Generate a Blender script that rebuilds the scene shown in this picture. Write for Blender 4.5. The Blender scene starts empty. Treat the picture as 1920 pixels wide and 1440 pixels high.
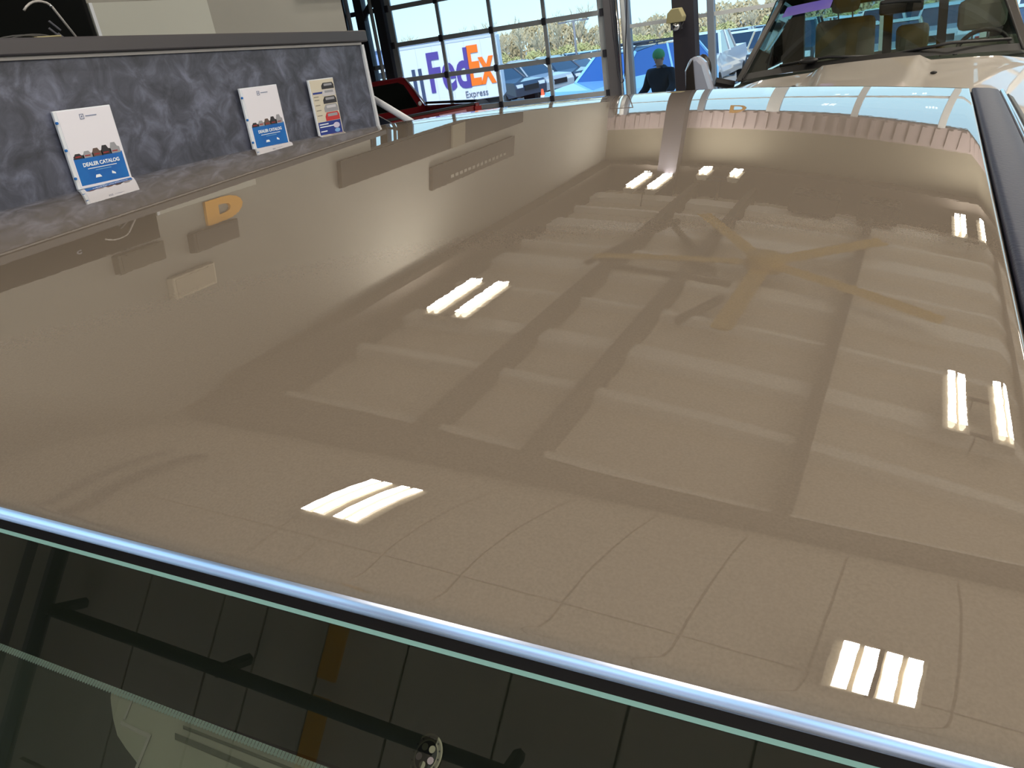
import bpy, bmesh, math, random
from mathutils import Vector, Matrix
from math import sin, cos, pi, radians
random.seed(7)
S = bpy.context.scene
COL = S.collection

# ------------------------------------------------------------------ camera
cam_d = bpy.data.cameras.new('camera'); cam = bpy.data.objects.new('camera', cam_d); COL.objects.link(cam)
CR_ = ((0.88553984, -0.07090582, 0.45912042), (0.44302747, 0.42630903, -0.7886617), (-0.13980648, 0.90179431, 0.40892685))
ZC = 2.10
M4 = Matrix(CR_).to_4x4(); M4.translation = (0, 0, ZC); cam.matrix_world = M4
cam_d.sensor_width = 36; cam_d.lens = 1442 / 1920 * 36; cam_d.clip_start = 0.01; cam_d.clip_end = 600
S.camera = cam

# ------------------------------------------------------------------ world, sun, exposure
S.view_settings.view_transform = 'Standard'; S.view_settings.look = 'None'
S.view_settings.exposure = 1.0; S.view_settings.gamma = 1; S.view_settings.use_curve_mapping = False
W = bpy.data.worlds.new('sky'); S.world = W; W.use_nodes = True
wn = W.node_tree; wn.nodes.clear()
tc = wn.nodes.new('ShaderNodeTexCoord'); sx = wn.nodes.new('ShaderNodeSeparateXYZ'); rp = wn.nodes.new('ShaderNodeValToRGB')
bg = wn.nodes.new('ShaderNodeBackground'); wo = wn.nodes.new('ShaderNodeOutputWorld')
wn.links.new(tc.outputs['Generated'], sx.inputs[0]); wn.links.new(sx.outputs['Z'], rp.inputs[0])
wn.links.new(rp.outputs[0], bg.inputs[0]); wn.links.new(bg.outputs[0], wo.inputs[0])
rp.color_ramp.elements[0].position = 0.0; rp.color_ramp.elements[0].color = (0.66, 0.90, 1.0, 1)
rp.color_ramp.elements[1].position = 0.75; rp.color_ramp.elements[1].color = (0.16, 0.40, 0.85, 1)
e_ = rp.color_ramp.elements.new(0.10); e_.color = (0.52, 0.83, 1.0, 1)
e_ = rp.color_ramp.elements.new(0.32); e_.color = (0.34, 0.64, 1.0, 1)
bg.inputs[1].default_value = 0.80
sun_d = bpy.data.lights.new('sun', 'SUN'); sun = bpy.data.objects.new('sun', sun_d); COL.objects.link(sun)
sun_d.energy = 2.0; sun_d.color = (1.0, 0.94, 0.84); sun_d.angle = radians(0.6)
sun.rotation_euler = (radians(38), radians(22), 0)      # high, from behind the building: it lights the faces outside that look at the hall
TUBE_L = 40.0
def portal(loc, rot, sx_, sy_):           # sampling portals in the hall's openings
    l = bpy.data.lights.new('portal', 'AREA'); l.shape = 'RECTANGLE'; l.size = sx_; l.size_y = sy_; l.cycles.is_portal = True
    o = bpy.data.objects.new('portal', l); COL.objects.link(o); o.location = loc; o.rotation_euler = rot
portal((2.7, 11.8, 1.8), (radians(-90), 0, 0), 13.4, 3.4); portal((-6.4, 11.8, 1.8), (radians(-90), 0, 0), 5.0, 3.4)
portal((2.9, -9.15, 2.1), (radians(90), 0, 0), 12.6, 4.2); portal((-4.45, -5.5, 2.05), (0, radians(-90), 0), 4.1, 7.0)
S.cycles.sample_clamp_indirect = 4.0; S.cycles.max_bounces = 8; S.cycles.transparent_max_bounces = 12

# ------------------------------------------------------------------ materials
MATS = {}
def lin(c):
    return tuple(((v / 255 / 12.92) if v <= 10 else ((v / 255 + 0.055) / 1.055) ** 2.4) for v in c)
def mat(name, rgb, rough=0.6, metal=0.0, coat=0.0, emit=0.0, noise=None, bump=0.0, bscale=80, coat_r=0.03, spec=0.5, srgb=True, alpha=1.0):
    if name in MATS: return MATS[name]
    m = bpy.data.materials.new(name); m.use_nodes = True; nt = m.node_tree; b = nt.nodes['Principled BSDF']
    c = lin(rgb) if srgb else rgb
    b.inputs['Base Color'].default_value = (*c, 1); b.inputs['Roughness'].default_value = rough; b.inputs['Metallic'].default_value = metal
    b.inputs['Coat Weight'].default_value = coat; b.inputs['Coat Roughness'].default_value = coat_r
    b.inputs['Specular IOR Level'].default_value = spec
    if emit:
        b.inputs['Emission Color'].default_value = (*c, 1); b.inputs['Emission Strength'].default_value = emit
    tcn = nt.nodes.new('ShaderNodeTexCoord')
    if noise:
        sc, amt, c2 = noise
        n = nt.nodes.new('ShaderNodeTexNoise'); n.inputs['Scale'].default_value = sc; n.inputs['Detail'].default_value = 6
        nt.links.new(tcn.outputs['Object'], n.inputs['Vector'])
        r = nt.nodes.new('ShaderNodeValToRGB'); r.color_ramp.elements[0].position = 0.5 - amt; r.color_ramp.elements[1].position = 0.5 + amt
        r.color_ramp.elements[0].color = (*c, 1); r.color_ramp.elements[1].color = (*lin(c2), 1)
        nt.links.new(n.outputs[0], r.inputs[0]); nt.links.new(r.outputs[0], b.inputs['Base Color'])
    if bump:
        n2 = nt.nodes.new('ShaderNodeTexNoise'); n2.inputs['Scale'].default_value = bscale; n2.inputs['Detail'].default_value = 3
        nt.links.new(tcn.outputs['Object'], n2.inputs['Vector'])
        bp = nt.nodes.new('ShaderNodeBump'); bp.inputs['Strength'].default_value = bump; bp.inputs['Distance'].default_value = 0.002
        nt.links.new(n2.outputs[0], bp.inputs['Height']); nt.links.new(bp.outputs[0], b.inputs['Normal'])
    MATS[name] = m; return m
def glass(name, tint, refl=1.0, rough=0.0, ior=1.5):
    if name in MATS: return MATS[name]
    m = bpy.data.materials.new(name); m.use_nodes = True; nt = m.node_tree; nt.nodes.clear()
    o = nt.nodes.new('ShaderNodeOutputMaterial'); t = nt.nodes.new('ShaderNodeBsdfTransparent'); g = nt.nodes.new('ShaderNodeBsdfGlossy')
    g.inputs['Roughness'].default_value = rough; t.inputs[0].default_value = (*tint, 1)
    g.inputs[0].default_value = (refl, refl, refl, 1)
    f = nt.nodes.new('ShaderNodeFresnel'); f.inputs[0].default_value = ior; mx = nt.nodes.new('ShaderNodeMixShader')
    nt.links.new(f.outputs[0], mx.inputs[0]); nt.links.new(t.outputs[0], mx.inputs[1]); nt.links.new(g.outputs[0], mx.inputs[2]); nt.links.new(mx.outputs[0], o.inputs[0])
    MATS[name] = m; return m

# champagne metallic paint: blurred flake layer below a glossy, very slightly rippled clear coat
def paint_champagne():
    m = mat('champagne_paint', (121, 111, 101), rough=0.7, metal=0.0, spec=0.0, coat=1.0, coat_r=0.0)
    nt = m.node_tree; b = nt.nodes['Principled BSDF']; b.inputs['Coat IOR'].default_value = 2.4
    t = nt.nodes.new('ShaderNodeTexCoord'); n = nt.nodes.new('ShaderNodeTexNoise'); n.inputs['Scale'].default_value = 150; n.inputs['Detail'].default_value = 1
    bp = nt.nodes.new('ShaderNodeBump'); bp.inputs['Strength'].default_value = 0.008; bp.inputs['Distance'].default_value = 0.0006
    nt.links.new(t.outputs['Object'], n.inputs['Vector']); nt.links.new(n.outputs[0], bp.inputs['Height'])
    nt.links.new(bp.outputs[0], b.inputs['Coat Normal'])
    f = nt.nodes.new('ShaderNodeTexNoise'); f.inputs['Scale'].default_value = 900; f.inputs['Detail'].default_value = 2
    r = nt.nodes.new('ShaderNodeValToRGB'); c = lin((121, 111, 101))
    r.color_ramp.elements[0].position = 0.3; r.color_ramp.elements[1].position = 0.7
    r.color_ramp.elements[0].color = (*(v * 0.94 for v in c), 1); r.color_ramp.elements[1].color = (*(v * 1.06 for v in c), 1)
    nt.links.new(t.outputs['Object'], f.inputs['Vector']); nt.links.new(f.outputs[0], r.inputs[0]); nt.links.new(r.outputs[0], b.inputs['Base Color'])
    return m
PAINT = paint_champagne()
CREAM = mat('cream_truck_paint', (172, 165, 157), 0.5, 0.0, coat=1.0)
BLACK = mat('black_rubber', (14, 14, 17), 0.5)
SEAL = mat('black_gloss_seal', (10, 12, 18), 0.22)
RAIL = mat('side_rail_charcoal', (38, 42, 64), 0.5, 0.0, bump=0.25, bscale=260, spec=0.25)
CHROME = mat('chrome', (205, 208, 215), 0.12, 1.0)
ALU = mat('aluminium_frame', (206, 212, 218), 0.5, 0.0)
DARKST = mat('dark_steel', (66, 66, 76), 0.5, 0.1)
GREYST = mat('grey_steel', (128, 126, 132), 0.5, 0.1)
WHITEST = mat('white_metal', (205, 210, 220), 0.4)
CEIL = mat('ceiling_deck', (222, 212, 198), 0.75, noise=(0.7, 0.3, (208, 199, 186)))
BEAM = mat('ceiling_beam', (74, 67, 62), 0.7)
PURL = mat('ceiling_purlin', (242, 238, 230), 0.6)
WALL = mat('beige_wall', (140, 139, 134), 0.8, noise=(1.5, 0.3, (147, 146, 141)))
WALLD = mat('taupe_wall', (128, 123, 110), 0.8)
PANEL = mat('light_wall_panel', (176, 178, 172), 0.7)
FLOOR = mat('grey_concrete_floor', (158, 157, 154), 0.4, noise=(1.2, 0.25, (174, 172, 168)))
HEADER = mat('mauve_corrugated_header', (158, 146, 150), 0.6)
CLEAR = glass('clear_glass', (0.93, 0.98, 0.99))
TUBE = mat('lit_fluorescent_tube', (255, 240, 214), 0.5, emit=2.0); TUBE.cycles.emission_sampling = 'NONE'
FIXT = mat('white_fixture_pan', (190, 186, 175), 0.5)
YEL = mat('yellow_enamel', (222, 160, 30), 0.45)
YELFAN = mat('yellow_fan_blade', (190, 150, 4), 0.5)
PAPER = mat('white_paper', (226, 226, 240), 0.6)
ACRYL = mat('acrylic', (222, 228, 240), 0.15, spec=0.8)
TYRE = mat('tyre', (22, 22, 24), 0.8)
RIM = mat('wheel_rim', (165, 168, 174), 0.3, 0.8)
CARGLASS = mat('car_glass_dark', (30, 42, 58), 0.05, 0.0, coat=1.0)
LAMP = mat('headlamp', (225, 232, 240), 0.1)
INK = mat('black_ink', (42, 42, 50), 0.6)
BLUEPR = mat('blue_print', (0, 112, 196), 0.5, noise=(9, 0.18, (0, 92, 180)))
NAVY = mat('navy_print', (28, 52, 140), 0.5)
WHITEPR = mat('white_print', (232, 240, 250), 0.5)

# laminate: mottled charcoal
def laminate():
    m = mat('mottled_charcoal_laminate', (72, 74, 84), 0.45)
    nt = m.node_tree; b = nt.nodes['Principled BSDF']; t = nt.nodes.new('ShaderNodeTexCoord')
    n = nt.nodes.new('ShaderNodeTexNoise'); n.inputs['Scale'].default_value = 9; n.inputs['Detail'].default_value = 8; n.inputs['Roughness'].default_value = 0.62; n.inputs['Distortion'].default_value = 0.7
    r = nt.nodes.new('ShaderNodeValToRGB'); e = r.color_ramp.elements
    e[0].position = 0.33; e[0].color = (*lin((50, 53, 66)), 1); e[1].position = 0.68; e[1].color = (*lin((106, 111, 134)), 1)
    q = e.new(0.5); q.color = (*lin((73, 77, 94)), 1)
    nt.links.new(t.outputs['Object'], n.inputs['Vector']); nt.links.new(n.outputs[0], r.inputs[0]); nt.links.new(r.outputs[0], b.inputs['Base Color'])
    return m
LAM = laminate()

# ------------------------------------------------------------------ mesh helpers
class MB:
    def __init__(s): s.v = []; s.f = []; s.m = []
    def add(s, vs, fs, mi=0):
        o = len(s.v); s.v += [tuple(v) for v in vs]; s.f += [tuple(i + o for i in f) for f in fs]; s.m += [mi] * len(fs)
    def box(s, a, b, mi=0, rot=None, pivot=None):
        x0, y0, z0 = a; x1, y1, z1 = b
        vs = [(x0, y0, z0), (x1, y0, z0), (x1, y1, z0), (x0, y1, z0), (x0, y0, z1), (x1, y0, z1), (x1, y1, z1), (x0, y1, z1)]
        if rot is not None:
            p = Vector(pivot) if pivot else Vector(((x0 + x1) / 2, (y0 + y1) / 2, (z0 + z1) / 2))
            vs = [rot @ (Vector(v) - p) + p for v in vs]
        s.add(vs, [(0, 3, 2, 1), (4, 5, 6, 7), (0, 1, 5, 4), (1, 2, 6, 5), (2, 3, 7, 6), (3, 0, 4, 7)], mi); return s
    def prism(s, poly, ext, mi=0):
        """poly: list of 3-D points (planar), ext: vector"""
        n = len(poly); e = Vector(ext)
        vs = [Vector(p) for p in poly] + [Vector(p) + e for p in poly]
        s.add(vs, [tuple(range(n))[::-1], tuple(range(n, 2 * n))] + [(i, (i + 1) % n, (i + 1) % n + n, i + n) for i in range(n)], mi); return s
    def tube(s, pts, r, n=8, mi=0, cap=True):
        pts = [Vector(p) for p in pts]; rs = r if isinstance(r, (list, tuple)) else [r] * len(pts); rings = []
        up = Vector((0, 0, 1))
        for i, p in enumerate(pts):
            d = (pts[min(i + 1, len(pts) - 1)] - pts[max(i - 1, 0)]).normalized()
            if abs(d.dot(up)) > 0.95: u = d.cross(Vector((1, 0, 0))).normalized()
            else: u = d.cross(up).normalized()
            w = d.cross(u)
            rings.append([p + (u * cos(2 * pi * k / n) + w * sin(2 * pi * k / n)) * rs[i] for k in range(n)])
        vs = [v for q in rings for v in q]; fs = []
        for i in range(len(pts) - 1):
            for k in range(n): fs.append((i * n + k, i * n + (k + 1) % n, (i + 1) * n + (k + 1) % n, (i + 1) * n + k))
        if cap: fs.append(tuple(range(n))[::-1]); fs.append(tuple(range((len(pts) - 1) * n, len(pts) * n)))
        s.add(vs, fs, mi); return s
    def ell(s, c, r, n=12, m=8, mi=0, zmin=-1.0):
        vs = []; fs = []
        for j in range(m + 1):
            a = -pi / 2 + pi * j / m; zz = max(sin(a), zmin)
            for k in range(n): vs.append((c[0] + r[0] * cos(a) * cos(2 * pi * k / n), c[1] + r[1] * cos(a) * sin(2 * pi * k / n), c[2] + r[2] * zz))
        for j in range(m):
            for k in range(n): fs.append((j * n + k, j * n + (k + 1) % n, (j + 1) * n + (k + 1) % n, (j + 1) * n + k))
        s.add(vs, fs, mi); return s
    def grid(s, fn, us, vs_, mi=0):
        vs = [fn(u, v) for v in vs_ for u in us]; nu = len(us)
        s.add(vs, [(j * nu + i, j * nu + i + 1, (j + 1) * nu + i + 1, (j + 1) * nu + i) for j in range(len(vs_) - 1) for i in range(nu - 1)], mi); return s
    def mesh(s, name, mats, smooth=False):
        me = bpy.data.meshes.new(name); me.from_pydata(s.v, [], s.f)
        for m in (mats if isinstance(mats, (list, tuple)) else [mats]): me.materials.append(m)
        for p, mi in zip(me.polygons, s.m): p.material_index = mi; p.use_smooth = smooth
        me.validate(); me.update()
        return me
    def obj(s, name, mats, parent=None, smooth=False, bevel=0.0):
        o = bpy.data.objects.new(name, s.mesh(name, mats, smooth)); COL.objects.link(o)
        if parent: o.parent = parent
        if bevel:
            b = o.modifiers.new('bevel', 'BEVEL'); b.width = bevel; b.segments = 2; b.limit_method = 'ANGLE'; b.angle_limit = radians(35)
        return o
def tag(o, label=None, cat=None, group=None, kind=None):
    if label: o['label'] = label
    if cat: o['category'] = cat
    if group: o['group'] = group
    if kind: o['kind'] = kind
    return o
def thing(name, label, cat, loc=(0, 0, 0), rz=0.0, group=None, kind=None):
    o = bpy.data.objects.new(name, None); o.empty_display_size = 0.1; COL.objects.link(o); o.location = loc; o.rotation_euler = (0, 0, rz)
    return tag(o, label, cat, group, kind)
def struct(name, mb, m, smooth=False):
    return tag(mb.obj(name, m, None, smooth), kind='structure')
def box(a, b): return MB().box(a, b)
def dup_tree(src, loc=None, rz=None, label=None):
    c = src.copy(); COL.objects.link(c)
    if loc is not None: c.location = loc
    if rz is not None: c.rotation_euler = (0, 0, rz)
    if label: c['label'] = label
    for ch in src.children:
        d = ch.copy(); COL.objects.link(d); d.parent = c
        for g in ch.children:
            e = g.copy(); COL.objects.link(e); e.parent = d
    return c
def text_mesh(txt, size, ext, m, parent, name='lettering', mtx=None, align='CENTER', bold=0.0, xscale=1.0, shear=0.0):
    cu = bpy.data.curves.new(name, 'FONT'); cu.body = txt; cu.size = size; cu.extrude = ext; cu.align_x = align; cu.align_y = 'CENTER'; cu.offset = bold; cu.shear = shear
    cu.resolution_u = 4
    t = bpy.data.objects.new('tmp', cu); COL.objects.link(t)
    dg = bpy.context.evaluated_depsgraph_get(); dg.update()
    me = bpy.data.meshes.new_from_object(t.evaluated_get(dg)); bpy.data.objects.remove(t)
    me.name = name; me.materials.clear(); me.materials.append(m)
    if xscale != 1.0: me.transform(Matrix.Diagonal((xscale, 1, 1, 1)))
    if mtx is not None: me.transform(mtx)
    o = bpy.data.objects.new(name, me); COL.objects.link(o)
    if parent: o.parent = parent
    return o
def frame(o, x, y):          # matrix with local X, Y axes and origin
    x = Vector(x).normalized(); y = Vector(y).normalized(); z = x.cross(y)
    m = Matrix((x, y, z)).transposed().to_4x4(); m.translation = Vector(o); return m
def lr(a, b, t): return a + (b - a) * t
def linsp(a, b, n): return [a + (b - a) * i / (n - 1) for i in range(n)]

# =================================================================== THE HALL
XL, YB, ZT = -4.2, 11.6, 4.75
struct('floor', box((-9.6, -9, -0.12), (10, 11.7, 0)), FLOOR)
# ceiling slab with panels on its near half
ceil = struct('ceiling', box((-9.6, -9, ZT), (10, 11.8, ZT + 0.15)), CEIL)
edges_x = [-3.1, -2.55, -2.09, -1.84, -1.50, -1.10, -0.62, -0.12, 0.38, 0.9, 1.5, 2.1, 2.8, 3.6]
rows = [(-5.2, -3.3), (-3.28, -1.85), (-1.83, -0.42), (-0.40, 1.0), (1.02, 3.0)]
pm = {}
for i in range(len(edges_x) - 1):
    for j, (ya, yb) in enumerate(rows):
        k = (round(edges_x[i + 1] - edges_x[i], 3), j)
        if k not in pm: pm[k] = box((0, 0, 0), (k[0] - 0.013, yb - ya, 0.03)).mesh('ceiling_panel', CEIL)
        o = bpy.data.objects.new('ceiling_panel', pm[k]); COL.objects.link(o); o.parent = ceil; o.location = (edges_x[i] + 0.0065, ya, ZT - 0.035)
# purlins over the far bay and pale deck strips
for y, w_ in ((3.9, .08), (4.85, .12), (5.6, .24), (6.6, .08), (7.4, .34), (8.2, .08), (8.95, .38), (9.9, .08), (10.5, .3)):
    box((-4.05, y, ZT - 0.09), (9.5, y + w_, ZT)).obj('purlin', PURL, ceil)
for x in (-2.6, -1.75, -0.1, 1.7, 3.4, 5.2):
    box((x, 3.3, ZT - 0.22), (x + 0.10, 11.2, ZT)).obj('joist', BEAM, ceil)
# dark heaters hung below the ceiling near the back wall, and the braces round the fan
for x, y, w_, lb in ((-.22, 10.55, .5, 'right one of the two dark heater boxes below the ceiling by the back wall'), (-1.1, 10.5, .62, 'left one of the two dark heater boxes below the ceiling by the back wall')):
    t_ = thing('unit_heater', lb, 'heater', (x, y, 4.38)); box((0, 0, 0), (w_, .42, .22)).obj('casing', mat('heater_brown', (46, 40, 38), .6), t_, bevel=.01)
    for k in range(4): box((.03, .03 + .1 * k, -.012), (w_ - .03, .09 + .1 * k, 0)).obj('louvre', mat('heater_dark', (30, 27, 26), .6), t_)
    for q in (.05, w_ - .05): MB().tube([(q, .2, .22), (q, .2, ZT - 4.38)], .01, 6).obj('hanger', DARKST, t_)
br = MB()
for a, b_ in (((-2.35, 9.6, 4.66), (-2.85, 7.6, 4.66)), ((-2.3, 9.3, 4.66), (-1.45, 7.9, 4.66)), ((-1.2, 7.2, 4.66), (-1.45, 6.5, 4.66)), ((-2.5, 7.6, 4.66), (-1.2, 7.6, 4.66))): br.tube([a, b_], .045, 6)
br.obj('fan_brace', BEAM, ceil)
# perimeter beams that frame the far bay
struct('trim_1', box((-4.2, 3.15, 4.40), (9.6, 3.55, ZT)), BEAM)
struct('trim_2', box((-4.2, 3.55, 4.32), (-3.98, 11.3, ZT)), BEAM)
struct('trim_3', box((-4.2, 11.3, 4.32), (9.6, 11.6, ZT)), BEAM)
# side walls; unseen near-left gap cut so sky shows in the roof's front edge
struct('wall_left', MB().box((XL - 0.2, -2.0, 0), (XL, 5.48, ZT)).box((XL - 0.2, -9, 4.1), (XL, -2.0, ZT)).box((XL - 0.2, -5.6, 0), (XL, -5.45, 4.1)).box((XL - 0.2, 5.48, 2.62), (XL, YB, ZT)).box((-9.6, 5.38, 0), (XL - 0.2, 5.48, ZT)).box((-9.8, 5.38, 0), (-9.6, 11.8, ZT)), WALL)
struct('wall_right', box((10, -9, 0), (10.2, 11.8, ZT)), WALL)
# wall behind the camera: wide openings that let the sky in
wf = MB().box((XL - 0.2, -9.1, 0), (-3.4, -9, ZT)).box((9.2, -9.1, 0), (10.2, -9, ZT)).box((-3.4, -9.1, 4.2), (9.2, -9, ZT)).box((0.6, -9.1, 0), (1.1, -9, 3.6)).box((5.2, -9.1, 0), (5.6, -9, 3.6))
struct('wall_front', wf, WALL)
# back wall above and between glass
wb = MB().box((-9.7, YB, 3.52), (10.2, YB + 0.15, ZT)).box((-9.7, YB, 0), (-8.95, YB + 0.15, 3.6))
struct('wall_back', wb, WALLD)
hd = MB().box((-9.6, YB - 0.05, 3.52), (10, YB, 3.78))
x = -9.5
while x < 9.9: hd.box((x, YB - 0.075, 3.54), (x + 0.06, YB - 0.05, 3.76)); x += 0.16
struct('trim_4', hd, HEADER)

# sectional glass overhead door
def vline(x0, x1, z0, z1, y0=YB - 0.03, y1=YB + 0.03): return box((x0, y0, z0), (x1, y1, z1))
door = thing('door_1', None, None, (0, 0, 0), kind='structure')
zr = [0.02, 0.57, 1.12, 1.67, 2.218, 2.77, 3.32]
xm = [-7.97, -7.05, -6.13, -5.23, -4.33]
for i, z in enumerate(zr): box((xm[0], YB - 0.03, z - 0.035), (xm[-1], YB + 0.02, z + 0.035)).obj('rail', ALU, door)
for i, xx in enumerate(xm):
    w = 0.05 if i in (0, 4) else 0.028
    for k in range(len(zr) - 1): box((xx - w, YB - 0.025, zr[k] + 0.035), (xx + w, YB + 0.015, zr[k + 1] - 0.035)).obj('stile', ALU, door)
for i in range(4):
    for k in range(6): box((xm[i] + 0.03, YB - 0.006, zr[k] + 0.03), (xm[i + 1] - 0.03, YB, zr[k + 1] - 0.03)).obj('pane', CLEAR, door)
for k in range(1, 6):
    for xx in (xm[0] - 0.02, xm[1], xm[2], xm[3], xm[4] + 0.02): box((xx - 0.03, YB - 0.06, zr[k] - 0.05), (xx + 0.03, YB - 0.03, zr[k] + 0.05)).obj('hinge', DARKST, door)
box((-8.2, YB - 0.1, 0), (-8.03, YB + 0.05, 3.55)).obj('jamb', DARKST, door)
box((-4.27, YB - 0.08, 0), (-4.1, YB + 0.05, 3.55)).obj('jamb', GREYST, door)
MB().tube([(-4.06, YB - 0.12, 0), (-4.06, YB - 0.12, 3.5)], 0.025).obj('track', CHROME, door, True)
MB().tube([(-3.97, YB - 0.12, 0.3), (-3.97, YB - 0.12, 3.5)], 0.035).obj('track', ALU, door, True)
MB().tube([(-8.24, YB - 0.12, 0), (-8.24, YB - 0.12, 3.4)], 0.03).obj('track', ALU, door, True)
# looped hand chain
hc = thing('hoist_chain', 'long looped hand chain hanging on the right jamb of the glass door', 'chain', (-4.0, YB - 0.22, 1.25))
cm = MB().tube([(0.24, 0, 2.0), (0.12, 0, 0.9), (0.03, 0, 0.12), (0.0, 0, 0.02), (-0.04, 0, 0.0), (-0.07, 0, 0.1), (-0.1, 0, 0.7), (-0.12, 0, 2.0)], 0.009, 5)
cm.obj('chain_loop', DARKST, hc, True); MB().tube([(0.24, 0, 2.0), (-0.12, 0, 2.0)], 0.03).obj('chain_wheel', DARKST, hc, True)

# window strip to the left of the door
wl = thing('window_1', None, None, kind='structure')
box((-8.93, YB - 0.08, 0), (-8.8, YB + 0.05, 3.5)).obj('post', DARKST, wl)
box((-8.60, YB - 0.08, 0), (-8.44, YB + 0.05, 3.5)).obj('post', DARKST, wl)
MB().tube([(-8.72, YB - 0.1, 1.3), (-8.72, YB - 0.1, 3.4)], 0.035).obj('conduit', WHITEST, wl, True)
for z in (1.92, 2.78): box((-8.8, YB - 0.04, z - 0.035), (-8.2, YB + 0.03, z + 0.035)).obj('mullion', ALU if z < 2 else DARKST, wl)
MB().prism([(-8.46, YB - 0.06, 2.62), (-8.46, YB - 0.06, 2.78), (-8.2, YB - 0.06, 3.0), (-8.2, YB - 0.06, 2.88), (-8.36, YB - 0.06, 2.76)], (0, 0.05, 0)).obj('brace', DARKST, wl)
box((-8.9, YB - 0.006, 0), (-8.2, YB, 3.5)).obj('pane', CLEAR, wl)

# glazed wall to the right of the door
gw = thing('window_2', None, None, kind='structure')
mx = [-3.95, -2.76, -1.72, -0.62, 0.48, 1.58, 2.68, 3.78, 4.88, 5.98, 7.08, 8.2, 9.4]
for i, xx in enumerate(mx):
    w = 0.09 if i in (2, 6, 10) else 0.045
    box((xx - w, YB - 0.06, 0), (xx + w, YB + 0.05, 3.52)).obj('mullion', mat('blue_grey_mullion', (140, 150, 166), .5) if i in (0, 1) else ALU, gw)
for i in range(len(mx) - 1):
    for z in (0.9, 1.98, 2.95): box((mx[i] + 0.045, YB - 0.04, z - 0.025), (mx[i + 1] - 0.045, YB + 0.03, z + 0.025)).obj('transom', ALU, gw)
    box((mx[i] + 0.03, YB - 0.006, 0.05), (mx[i + 1] - 0.03, YB, 3.5)).obj('pane', CLEAR, gw)

# steel column with the camera
colm = thing('steel_column', 'dark grey square steel column in front of the glass wall', 'column', (-3.05, 11.3, 0))
box((-0.13, -0.12, 0), (0.0, 0.12, ZT)).obj('flange', mat('column_grey', (60, 58, 66), .8, spec=.2), colm)
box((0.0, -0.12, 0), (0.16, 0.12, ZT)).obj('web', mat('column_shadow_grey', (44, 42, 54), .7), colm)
box((-0.18, 0.05, 0), (-0.13, 0.12, 2.7)).obj('edge_trim', MATS['blue_grey_mullion'], colm)
sc = thing('security_camera', 'beige hooded camera with a silver ball lens on the steel column', 'camera', (-3.10, 11.02, 1.95))
MB().prism([(-0.11, -0.05, 0.0), (-0.09, -0.05, 0.12), (-0.03, -0.05, 0.17), (0.07, -0.05, 0.17), (0.12, -0.05, 0.06), (0.1, -0.05, 0.0)], (0, 0.18, 0)).obj('hood', mat('beige_plastic', (176, 168, 128), 0.5), sc, bevel=0.01)
MB().ell((0.01, 0, -0.05), (0.06, 0.06, 0.06)).obj('ball_lens', CHROME, sc, True)
box((-0.07, 0.02, -0.09), (0.07, 0.1, 0.0)).obj('bracket', DARKST, sc)
MB().tube([(0.05, 0.0, -0.1), (0.09, 0.05, -0.02), (0.08, 0.1, 0.05)], 0.012).obj('cable', INK, sc, True)
box((-0.05, 0.09, -0.04), (0.05, 0.17, 0.1)).obj('mounting_plate', DARKST, sc)

# letters marking the lane: one on the left wall, one on the header of the back wall
dsg = thing('lane_letter', 'yellow lane letter D high on the beige wall above the podium', 'sign', (XL + 0.015, 3.75, 2.735))
text_mesh('D', 0.33, 0.012, YEL, dsg, mtx=frame((0, 0, 0), (0, 1, 0), (0, 0, 1)), bold=0.028, name='letter', xscale=1.25)
dsg2 = thing('lane_letter', 'dull ochre lane letter D, shade put in its colour, on the header above the back windows', 'sign', (-2.2, YB - 0.12, 3.40))
text_mesh('D', 0.34, 0.012, mat('backlit', (150, 112, 48), 0.6), dsg2, mtx=frame((0, 0, 0), (1, 0, 0), (0, 0, 1)), bold=0.01, name='letter')  # brown stands in for the shade on a backlit yellow letter

# dark boards on the bulkhead
bd = thing('dark_notice_board', 'long dark brown board on the bulkhead beside the opening', 'board', (XL + 0.01, 5.0, 2.63))
box((0, 0, 0), (0.04, 3.4, 0.36)).obj('board', mat('dark_brown_board', (40, 34, 31), 0.6), bd); box((0.04, 1.75, 0), (0.06, 2.0, 0.36)).obj('divider', WALLD, bd)
bd2 = thing('lettered_board', 'dark brown board with a faint line of lettering under the ceiling', 'board', (XL + 0.01, 6.4, 3.16))
box((0, 0, 0), (0.04, 1.8, 0.30)).obj('board', MATS['dark_brown_board'], bd2)
for k in range(14): box((0.04, 0.35 + k * 0.09, 0.2), (0.045, 0.35 + k * 0.09 + 0.055, 0.24)).obj('printed_mark', WALL, bd2)

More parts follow.
